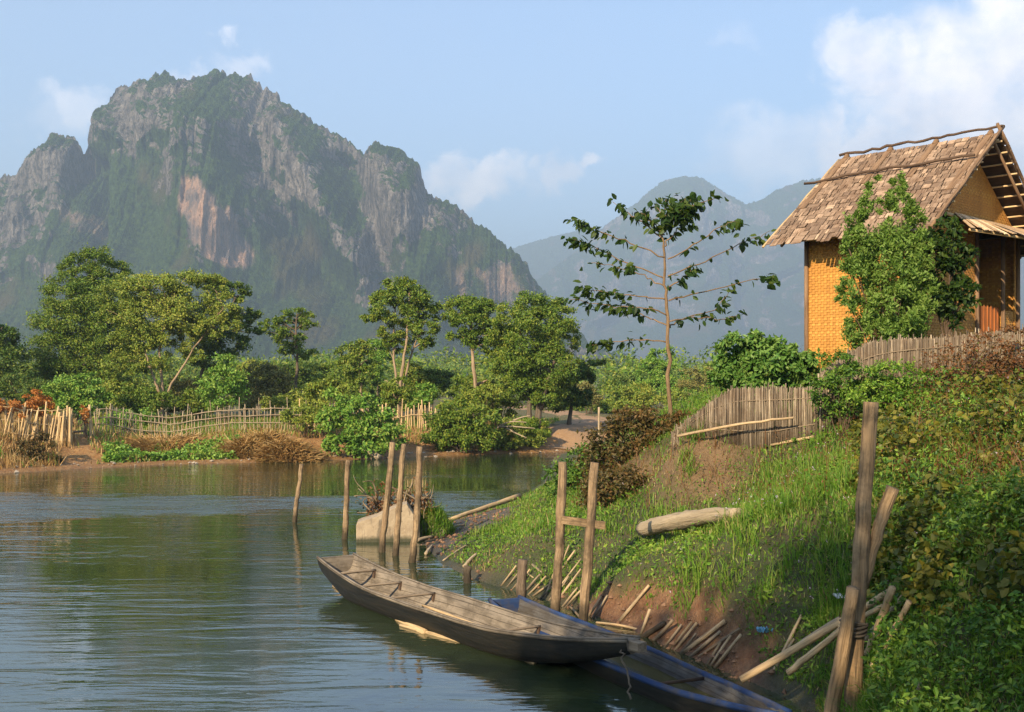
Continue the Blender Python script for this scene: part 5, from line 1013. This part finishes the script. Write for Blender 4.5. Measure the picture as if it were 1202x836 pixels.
# poles stacked behind it
SP = 'loose bamboo poles piled behind the forked post'
for i, (a_, b_, d_, r_, lab) in enumerate([((870, 798), (1050, 692), 9.9, .034, 'long split bamboo pole reaching from the blue boat to the forked post'), ((880, 792), (985, 726), 10.1, .024, 'thinner bamboo pole lying on top of the long split one'), ((925, 790), (1012, 718), 9.7, .028, 'bamboo pole crossing under the long split one'),
        ((1018, 768), (1048, 690), 9.35, .034, 'steep bamboo pole leaning just beyond the forked post'), ((1005, 762), (1060, 700), 9.6, .026, 'slanting bamboo pole between steep ones beyond the forked post'), ((1022, 786), (1068, 706), 9.2, .028, 'outermost steep bamboo pole beyond the forked post'), ((985, 736), (1036, 712), 9.5, .022, 'short thin bamboo pole passing behind the forked post'), ((1026, 791), (1047, 803), 8.9, .02, 'short bamboo offcut lying at the foot of the steep poles')]):
    a, b = at(a_[0], a_[1], d_), at(b_[0], b_[1], d_-.35); ga = hz(a[0], a[1]); a[2] = max(a[2], ga+.02); b[2] = max(b[2], hz(b[0], b[1])+.03); m = MB(530+i); m.tube(smooth_line([a, a*.5+b*.5+[0, 0, -.01], b], 12, i, .003), np.linspace(1.05, .9, 12)*r_, 8, jitter=.05)
    tag(m.build('bamboo_pole', M['bamboo_dry'] if i not in (1, 4) else M['bamboo_grey'], smooth_=True, grain=True, origin=tuple(a)), lab, 'pole', SP)
# bamboo stakes revetting the bank
ST = 'bamboo stakes driven along the landing'
fan = [((589, 687), (606, 664)), ((595, 690), (612, 668)), ((602, 692), (617, 671)), ((608, 690), (622, 668)), ((618, 694), (634, 674)), ((622, 698), (641, 676)), ((628, 700), (648, 684)), ((634, 703), (660, 676)), ((640, 701), (652, 668)), ((646, 704), (682, 656)), ((652, 700), (670, 672)),
       ((657, 702), (682, 668)), ((622, 676), (648, 694)), ((630, 668), (655, 690)), ((661, 712), (678, 690)), ((664, 714), (683, 692)), ((668, 705), (694, 684)), ((655, 672), (668, 640)), ((660, 668), (675, 646))]
def stake(a_, b_, lab, r_, mat, seed, lean=.25, name='bamboo_stake', grp=ST):
    a = hit(*a_)
    for le in np.arange(lean, -.5, -.05):      # lean back against the bank without being swallowed by it
        t = at(b_[0], b_[1], a[1]+le); f = np.linspace(.25, 1, 7)[:, None]; p_ = a+(t-a)*f
        if (p_[:, 2] > height(p_[:, 0], p_[:, 1])+.03).all(): break
    dv = (t-a)/np.linalg.norm(t-a)
    m = MB(seed); m.tube(smooth_line([a-dv*.12, (a+t)/2+m.r.normal(size=3)*.005, t], 8), np.linspace(1.08, .85, 8)*r_*.80, 8, jitter=.05); return tag(m.build(name, mat, smooth_=True, grain=True, origin=tuple(a)), lab, 'stake', grp)
rs = np.random.default_rng(6)
for i, (a_, b_) in enumerate(fan):
    stake(a_, b_, 'thin tan bamboo stake in the crowded fan between the stump post and the crossbar posts', rs.uniform(.013, .022), M[('stake', 'stake_grey', 'stake')[i % 3]], 600+i, grp='bamboo stakes in the crowded fan')
for i, (a_, b_, r_, mt_, lab) in enumerate([((690, 724), (706, 700), .022, 'bamboo_dry', 'first bamboo stake beyond the crossbar posts, part of a leaning pair'), ((696, 726), (713, 699), .02, 'bamboo_grey', 'second stake of the leaning pair beyond the crossbar posts'), ((728, 731), (762, 687), .028, 'bamboo_dry', 'longest single bamboo stake leaning on the bare red earth'),
        ((754, 741), (763, 715), .026, 'bamboo_dry', 'short upright bamboo stake below the long single one'), ((768, 752), (790, 728), .03, 'bamboo_old', 'dark old stake half sunk beside the blue boat'), ((756, 748), (780, 731), .045, 'post_dark', 'thick dark rotten stake lying low by the boat bow'),
        ((780, 760), (800, 733), .018, 'bamboo_grey', 'thin grey stake starting the tight stake cluster'), ((788, 762), (812, 730), .019, 'bamboo_dry', 'pale stake in the tight cluster with its cut top showing'), ((794, 764), (818, 731), .022, 'bamboo_dry', 'taller pale stake in the middle of the tight cluster'), ((800, 766), (817, 744), .02, 'bamboo_grey', 'short grey stake tucked low in the tight cluster'),
        ((803, 768), (851, 729), .034, 'bamboo_dry', 'thick long split stake slanting over the tight cluster'), ((812, 770), (846, 741), .024, 'bamboo_grey', 'grey stake lying just under the thick slanting one'), ((822, 772), (868, 738), .02, 'bamboo_old', 'dull brown stake pressed flat against the red bank'),
        ((832, 778), (846, 754), .02, 'bamboo_dry', 'small stake in the last cluster before the blue bow'), ((836, 782), (858, 746), .02, 'bamboo_dry', 'slim pale stake in the last cluster before the blue bow'), ((840, 784), (870, 745), .026, 'bamboo_dry', 'thicker pale stake ending the last cluster before the blue bow'),
        ((912, 784), (941, 722), .024, 'bamboo_dry', 'tall lone bamboo stake between the blue boat and the forked post'), ((1064, 838), (1081, 802), .030, 'bamboo_grey', 'stubby stake in dark weeds at the bottom edge of the picture'), ((916, 776), (932, 750), .02, 'bamboo_grey', 'short stake leaning on the tall lone one')]):
    stake(a_, b_, lab, r_, M[{'bamboo_dry': 'stake', 'bamboo_grey': 'stake_grey'}.get(mt_, mt_)], 640+i)
# drift stems and roots along the waterline
for i, (a_, b_, lab) in enumerate([((700, 732), (752, 741), 'yellow-green cut stem floating between bank and blue boat'), ((815, 752), (858, 790), 'thin drift cane floating along the blue boat'), ((690, 742), (668, 712), 'dark drift cane under the crossbar posts')]):
    a, b = on_water(*a_), on_water(*b_); a[2] = b[2] = .012; m = MB(680+i); m.tube(smooth_line([a, a*.5+b*.5+[.02, 0, .02], b], 8), .016, 6); tag(m.build('drift_cane', M['bamboo_old'] if i else M['bamboo_dry'], smooth_=True, grain=True, origin=tuple(a)), lab, 'cane', 'canes drifting at the waterline')
# logs and planks
a, b = hit(752, 633)+[0, 0, .13], hit(866, 615)+[0, 0, .13]; m = MB(690); s = smooth_line([a, a*.6+b*.4+[0, 0, .035], a*.3+b*.7+[0, 0, .02], b], 22, 7, .006); m.tube(s, np.interp(np.linspace(0, 1, 22), [0, .06, .4, .8, 1], [.085, .115, .125, .10, .065]), 12, jitter=.05); tag(m.build('log', M['log'], smooth_=True, grain=True, origin=tuple(a)), 'thick pale log lying in the green bank grass', 'log')
a, b = hit(528, 612)+[0, 0, .03], hit(610, 589)+[0, 0, .14]; m = MB(691); m.tube(smooth_line([a, a*.5+b*.5, b], 10, 2, .004), np.linspace(.05, .065, 10), 9, jitter=.04); tag(m.build('bamboo_pole', M['bamboo_dry'], smooth_=True, grain=True, origin=tuple(a)), 'thick bamboo pole lying across the mud spit to the green bank', 'pole')
for i, (a_, b_, r_, lab) in enumerate([((488, 637), (508, 632), .04, 'short driftwood stick on the mud beside the concrete block'), ((528, 622), (545, 618), .03, 'thin driftwood stick on the middle of the mud spit'), ((500, 652), (508, 642), .03, 'driftwood stick at the waterline of the mud spit'), ((545, 668), (560, 652), .035, 'pale broken stick on the grassy edge above the post stub'), ((520, 660), (552, 640), .015, 'long thin reed stem over the grassy edge')]):
    a, b = hit(*a_)+[0, 0, .025], hit(*b_)+[0, 0, .03]; m = MB(692+i); m.tube(smooth_line([a, a*.5+b*.5+[0, 0, .02], b], 7), np.linspace(r_, r_*.7, 7), 7, jitter=.1); tag(m.build('driftwood', M['bamboo_grey'], smooth_=True, grain=True, origin=tuple(a)), lab, 'driftwood', 'driftwood sticks by the mud spit')

# concrete block with a root tangle and a turf clump
c0 = on_water(418, 637); c1 = on_water(491, 636); ex = (c1-c0)/np.linalg.norm(c1-c0); d_ = c0[1]
prof = [(0, -.5), (1.24, -.5), (1.23, .28), (1.19, .42), (.98, .74), (.80, .70), (.40, .50), (.12, .42), (.02, .38), (0, .33)]
m = MB(701); n = len(prof); dep = np.array([-ex[1], ex[0], 0])*.62
def ringp(off, shrink):
    P_ = np.array(prof); cpt = P_.mean(0); P_ = cpt+(P_-cpt)*shrink; return np.stack([c0+ex*p[0]+dep*off+np.array([0, 0, p[1]]) for p in P_])
m.grid(np.stack([ringp(0, .975), ringp(.03, .995), ringp(.06, 1.0), ringp(.5, 1.0), ringp(.94, 1.0), ringp(1, .97)]), closed=True); m.add(ringp(0, .975), [np.arange(n)[::-1][None, :]]); m.add(ringp(1, .97), [np.arange(n)[None, :]])
o = m.build('concrete_block', M['concrete'], origin=tuple(c0)); tag(o, 'broken wedge-shaped concrete block standing at the water edge', 'concrete block')
rt = thing('root_tangle', tuple(at(455, 605, d_+.8)), 'brown tangle of roots and debris caught behind the concrete block', 'roots'); m = MB(702); rg = m.r
for k in range(70):
    p0 = at(rg.uniform(432, 503), rg.uniform(585, 607), d_+rg.uniform(.65, 1.2)); pts = [p0]; dv = rg.normal(size=3)*.6+[0, 0, .25]
    for j in range(5): dv = dv*.6+rg.normal(size=3)*.5; pts.append(pts[-1]+dv*.11)
    m.tube(smooth_line(pts, 9), np.linspace(.028, .008, 9)*rg.uniform(.5, 1.3), 6)
m.build('roots', M['bamboo_old'], rt, smooth_=True, grain=True); m = MB(703); q = np.stack([at(rg.uniform(430, 508), rg.normal(594, 11), d_+rg.uniform(.6, 1.2)) for k in range(900)]); m.leaves(q, .075, up=.4); m.build('dead_leaves', M['leaf_russet'], rt)
m = MB(704); q = np.stack([at(rg.normal(460, 22), rg.normal(592, 8), d_+rg.uniform(.65, 1.2)) for k in range(260)]); m.leaves(q, .07, up=.6); m.build('green_leaves', M['leaf_brown'], rt)
m = MB(706); base = np.array([at(506, 618, d_+.9)]); gx = base[0]; u, v_ = np.meshgrid(np.linspace(0, 2*np.pi, 19), np.linspace(.02, 1, 8)); rad_ = .42*v_; zz_ = .52*(1-v_**2.2)-.05
tm = thing('turf_clump', (gx[0], gx[1], 0), 'small green turf hummock beside the concrete block', 'turf clump'); m.grid(np.stack([gx[0]+np.cos(u)*rad_*1.2, gx[1]+np.sin(u)*rad_, zz_], -1)[::-1]); m.build('soil', M['bark_dark'], tm, smooth_=True, grain=True)
m = MB(707); a_ = m.r.uniform(0, 6.28, 1500); q_ = np.sqrt(m.r.random(1500)); bp_ = np.stack([gx[0]+np.cos(a_)*q_*.5, gx[1]+np.sin(a_)*q_*.42, .52*(1-q_**2.2)-.06], 1); m.blades(bp_, .26, .016, lean=1.0); m.build('grass_tuft', M['blade'], tm)

# ------------------------------------------------------------------ boats
def hull(L, wf, zt, zb, th=.028, n=44, flare=.62, tag_=1):
    """open plank hull along +x: stations with outer and inner skins joined over the gunwale"""
    s = np.linspace(0, 1, n); ring = []
    for t in s:
        w, a, b = wf(t), zt(t), zb(t); o = [(-w, a), (-w*.93, a*.62+b*.38), (-w*.80, a*.28+b*.72), (-w*flare, b+.03), (-w*.3, b), (w*.3, b), (w*flare, b+.03), (w*.80, a*.28+b*.72), (w*.93, a*.62+b*.38), (w, a)]
        wi = max(w-th, .012); i_ = [(wi, a+.002), (wi*.93, a*.62+b*.38), (wi*.80, a*.28+b*.72+.01), (wi*flare, b+.055), (wi*.3, b+.035), (-wi*.3, b+.035), (-wi*flare, b+.055), (-wi*.80, a*.28+b*.72+.01), (-wi*.93, a*.62+b*.38), (-wi, a+.002)]
        ring.append([(t*L, y_, z_) for y_, z_ in o+i_])
    return np.array(ring)
def boat(name, label, cat, p0, p1, wf, zt, zb, mats, transom=True, bowblock=True, extra=None, rim=None):
    v = p1-p0; L = math.hypot(v[0], v[1]); root = thing(name, (p0[0], p0[1], 0), label, cat, rotz=math.atan2(v[1], v[0])); R = hull(L, wf, zt, zb); n = len(R)
    gr = np.roll(R.reshape(-1, 3), 2, axis=1)
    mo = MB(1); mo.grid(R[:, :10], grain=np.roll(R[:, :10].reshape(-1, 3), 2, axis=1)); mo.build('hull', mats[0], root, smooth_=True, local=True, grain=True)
    inn = np.concatenate([R[:, 9:], R[:, :1]], 1); mi = MB(2); mi.grid(inn, grain=np.roll(inn.reshape(-1, 3), 2, axis=1)); mi.build('inner_planking', mats[1], root, smooth_=True, local=True, grain=True)
    for si in (-1, 1):
        q = MB(3); P_ = np.array([(t*L, si*(wf(t)-.008), zt(t)+.004) for t in np.linspace(0.0, 1, 40)]); q.tube(P_, .020 if rim is None else .024, 6, flat=1.4); q.build('gunwale', mats[2], root, smooth_=True, local=True, grain=True)
    for t, nm in ((0.006, 'transom'), (.994, 'bow_block')):
        a, b, w = zt(t), zb(t), wf(t); o = R[0 if t < .5 else -1][:10].copy(); th = .05; q = MB(4); sg = 1 if t < .5 else -1
        A = o.copy(); A[:, 0] += sg*.004; B_ = A.copy(); B_[:, 0] += sg*th; A[:, 1:] = A[:, 1:]*1.0; V = np.concatenate([A, B_]); m_ = 10
        q.add(V, [np.array([list(range(m_))]), np.array([list(range(m_, 2*m_))[::-1]]), np.array([[i, i+1, m_+i+1, m_+i] for i in range(m_-1)]+[[m_-1, 0, m_, 2*m_-1]])], np.roll(V, 1, axis=1)); q.build(nm, mats[1] if rim is None else mats[2], root, local=True, grain=True)
    return root, L
p0 = at(394, 657, 16.5); p1 = at(743, 766, 10.85)
wf = lambda t: float(np.interp(t, [0, .08, .25, .45, .7, .88, 1.0], [.30, .34, .41, .43, .38, .24, .085])); ztf = lambda t: .29+.20*(1-min(t/.35, 1))**2+.24*max((t-.62)/.38, 0)**1.8; zbf = lambda t: -.07+.30*(max(.16-t, 0)/.16)**1.6+.46*max((t-.66)/.34, 0)**1.7
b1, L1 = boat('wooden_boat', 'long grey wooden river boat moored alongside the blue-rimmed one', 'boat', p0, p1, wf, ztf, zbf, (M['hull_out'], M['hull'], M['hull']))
for (t, yo, dz, hw) in [(.10, 0, -.05, .028), (.205, 0, -.06, .024), (.335, 0, -.045, .026), (.70, 0, -.05, .022)]:
    w = wf(t)-.035; q = MB(int(t*100)); q.tube(smooth_line([(t*L1, -w, ztf(t)+dz), (t*L1+.01, 0, ztf(t)+dz+.012), (t*L1, w, ztf(t)+dz)], 7), hw, 8, jitter=.04, flat=.75); q.build('thwart', M['thwart'], b1, smooth_=True, local=True, grain=True)
    for s_ in (-1, 1):
        q = MB(9); q.box((t*L1, s_*(w-.02), ztf(t)+dz-.055), (.022, .018, .05), grain_axis=2); q.build('cleat', M['roof_pole'], b1, local=True, grain=True)
q = MB(710)
for k in range(5):
    y_ = -.27+.085*k; q.tube(smooth_line([(.34*L1+q.r.uniform(-.1, .1), y_, .10), (.48*L1, y_+.01, .10), (.60*L1+q.r.uniform(-.2, .2), y_, .10)], 8), .026, 7)
q.build('floor_slats', M['bamboo_grey'], b1, smooth_=True, local=True, grain=True)
q = MB(711); q.tube(smooth_line([(.36*L1, .10, .145), (.5*L1, .06, .145), (.62*L1, .01, .15)], 8), .018, 7); q.build('bamboo_punt_pole', M['bamboo_dry'], b1, smooth_=True, local=True, grain=True)
q = MB(712); q.box((L1*1.0+.02, 0, ztf(1)-.05), (.12, .055, .045), grain_axis=0); q.build('bow_tip', M['thwart'], b1, local=True, grain=True)
p0b = at(592, 709, 14.55); p1b = at(921, 829, 9.25)
wfb = lambda t: float(np.interp(t, [0, .08, .3, .55, .8, .93, 1.0], [.22, .28, .36, .38, .30, .17, .07])); ztb = lambda t: .175+.05*(1-min(t/.2, 1))**2+.09*max((t-.7)/.3, 0)**1.6; zbb = lambda t: -.16+.12*(max(.12-t, 0)/.12)**1.5+.28*max((t-.75)/.25, 0)**1.6
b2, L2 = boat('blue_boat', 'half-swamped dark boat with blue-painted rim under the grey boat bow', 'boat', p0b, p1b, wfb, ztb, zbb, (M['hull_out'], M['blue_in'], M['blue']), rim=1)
q = MB(720); ts = np.linspace(.03, .90, 30); q.grid(np.stack([[(t*L2, y_*(wfb(t)*.86-.02), .035) for y_ in (-1, -.5, 0, .5, 1)] for t in ts])); q.build('bilge_water', M['bilge'], b2, local=True)
q = MB(721); t = .72; w = wfb(t)-.03; q.tube([(t*L2, -w, .15), (t*L2, w, .15)], .018, 7); q.build('thwart', M['roof_pole'], b2, smooth_=True, local=True, grain=True)
for s_ in (-1, 1):
    q = MB(722); P_ = np.array([(t*L2, s_*(wfb(t)-.030), ztb(t)-.045) for t in np.linspace(.03, .97, 36)]); V = np.stack([P_+[0, 0, .040], P_-[0, -s_*.004, .030]], 1); q.grid(V if s_ > 0 else V[:, ::-1], grain=np.roll(V.reshape(-1, 3), 2, axis=1)); q.build('rim_board', M['blue'], b2, local=True, grain=True)
q = MB(723); q.box((L2+.03, 0, ztb(1)-.03), (.16, .06, .035), grain_axis=0); q.build('bow_tip', M['blue_in'], b2, local=True, grain=True)
# mooring line from the grey bow down into the swamped boat
a = at(727, 762, 10.9); b = at(741, 800, 10.5); b[2] = .05; m = MB(730); m.tube(smooth_line([at(733, 756, 10.95), a+[0, -.12, -.04], a*.4+b*.6+[.03, 0, -.02], b], 16, 3, .01), .011, 6); tag(m.build('mooring_rope', M['rope'], smooth_=True, grain=True, origin=tuple(a)), 'dark rope hanging from the grey boat bow', 'rope')
# poles floating alongside
for i, (a_, b_, r_, lab) in enumerate([((392, 689), (499, 744), .045, 'pale bamboo pole floating beside the stern of the grey boat'), ((470, 735), (628, 779), .03, 'tan bamboo pole floating under the side of the grey boat')]):
    a, b = on_water(*a_), on_water(*b_); a[2] = b[2] = .012; m = MB(740+i); m.tube(smooth_line([a, a*.5+b*.5+[0, 0, .004], b], 12), np.linspace(r_*.7, r_, 12), 8, jitter=.04); tag(m.build('bamboo_pole', M['bamboo_dry'], smooth_=True, grain=True, origin=tuple(a)), lab, 'pole', 'poles floating beside the grey boat')
# litter
for (px, py, w, mat, lab, sd_) in [(897, 748, .10, 'litter_blue', 'crumpled pale blue plastic scrap on the red bank', 751), (988, 707, .10, 'litter_white', 'crumpled white scrap in the grass by the forked post', 752)]:
    c = hit(px, py)+[0, -.03, .05]; m = MB(sd_); u, v_ = np.meshgrid(np.linspace(-1, 1, 14), np.linspace(-1, 1, 10)); m.grid(np.stack([c[0]+u*w*.8, c[1]+v_*w*.6, c[2]+.05*fbm(u*1.8, v_*1.8, sd_, 3)+.012], -1)); o = m.build('plastic_scrap', M[mat], smooth_=False); md = o.modifiers.new('thick', 'SOLIDIFY'); md.thickness = .004; tag(o, lab, 'litter')
# marker stick on the far slope
a = gp(703, 27.0); m = MB(760); t = at(703, 478, 27.0); m.tube(smooth_line([a-[0, 0, .2], (a+t)/2, t], 6), .026, 8); tag(m.build('marker_stake', M['bamboo_grey'], smooth_=True, grain=True, origin=tuple(a)), 'short pale stake sticking up behind the brown bush', 'stake')

# ------------------------------------------------------------------ unseen trees added behind the viewpoint to cast shade on the landing
def add_shade_tree(label, x, y, h, lob, mat, seed, n):
    g = np.array([x, y, hz(x, y)]); root = thing('unseen_shade_tree', tuple(g), label, 'tree', 'unseen trees added behind the viewpoint for shade'); tb = MB(seed); s = smooth_line([g-[0, 0, .2], g+[.3, .2, h*.35], g+[.1, .5, h*.75]], 16, seed, .03)
    tb.tube(s, np.linspace(.34, .12, 16), 10, jitter=.05); L = [(g+np.array(c_), np.array(r_)) for c_, r_ in lob]; cb = MB(seed+1); cl = foliage(cb, L, 150, n, .26, sig=.16); limbs(tb, [s], L, cl, .24, 18, seed)
    tb.build('trunk', M['bark_dark'], root, smooth_=True, grain=True); cb.build('crown', mat, root)
add_shade_tree('big dark unseen tree added behind the viewpoint to cast shade', -7.2, -10.2, 9, [((0, 0, 9.5), (3.4, 3, 2.2)), ((2.4, .8, 8.4), (2.4, 2.2, 1.8)), ((-2.2, 1.6, 8.2), (2.4, 2.2, 1.8)), ((.6, 3.0, 8.6), (2.4, 2.0, 1.6)), ((1.6, -2.2, 9.0), (2.2, 2.2, 1.6))], M['leaf_mid'], 901, 7000)
add_shade_tree('lighter unseen tree added behind the viewpoint to cast shade', -.6, -10.0, 10, [((0, 0, 10.5), (2.8, 2.6, 2.0)), ((1.8, 1.6, 10.0), (2.4, 2.2, 1.6)), ((-1.6, 1.2, 9.2), (2.2, 2.0, 1.6)), ((1.2, -1.6, 9.6), (2.0, 2.0, 1.5))], M['leaf_mid'], 903, 5200)
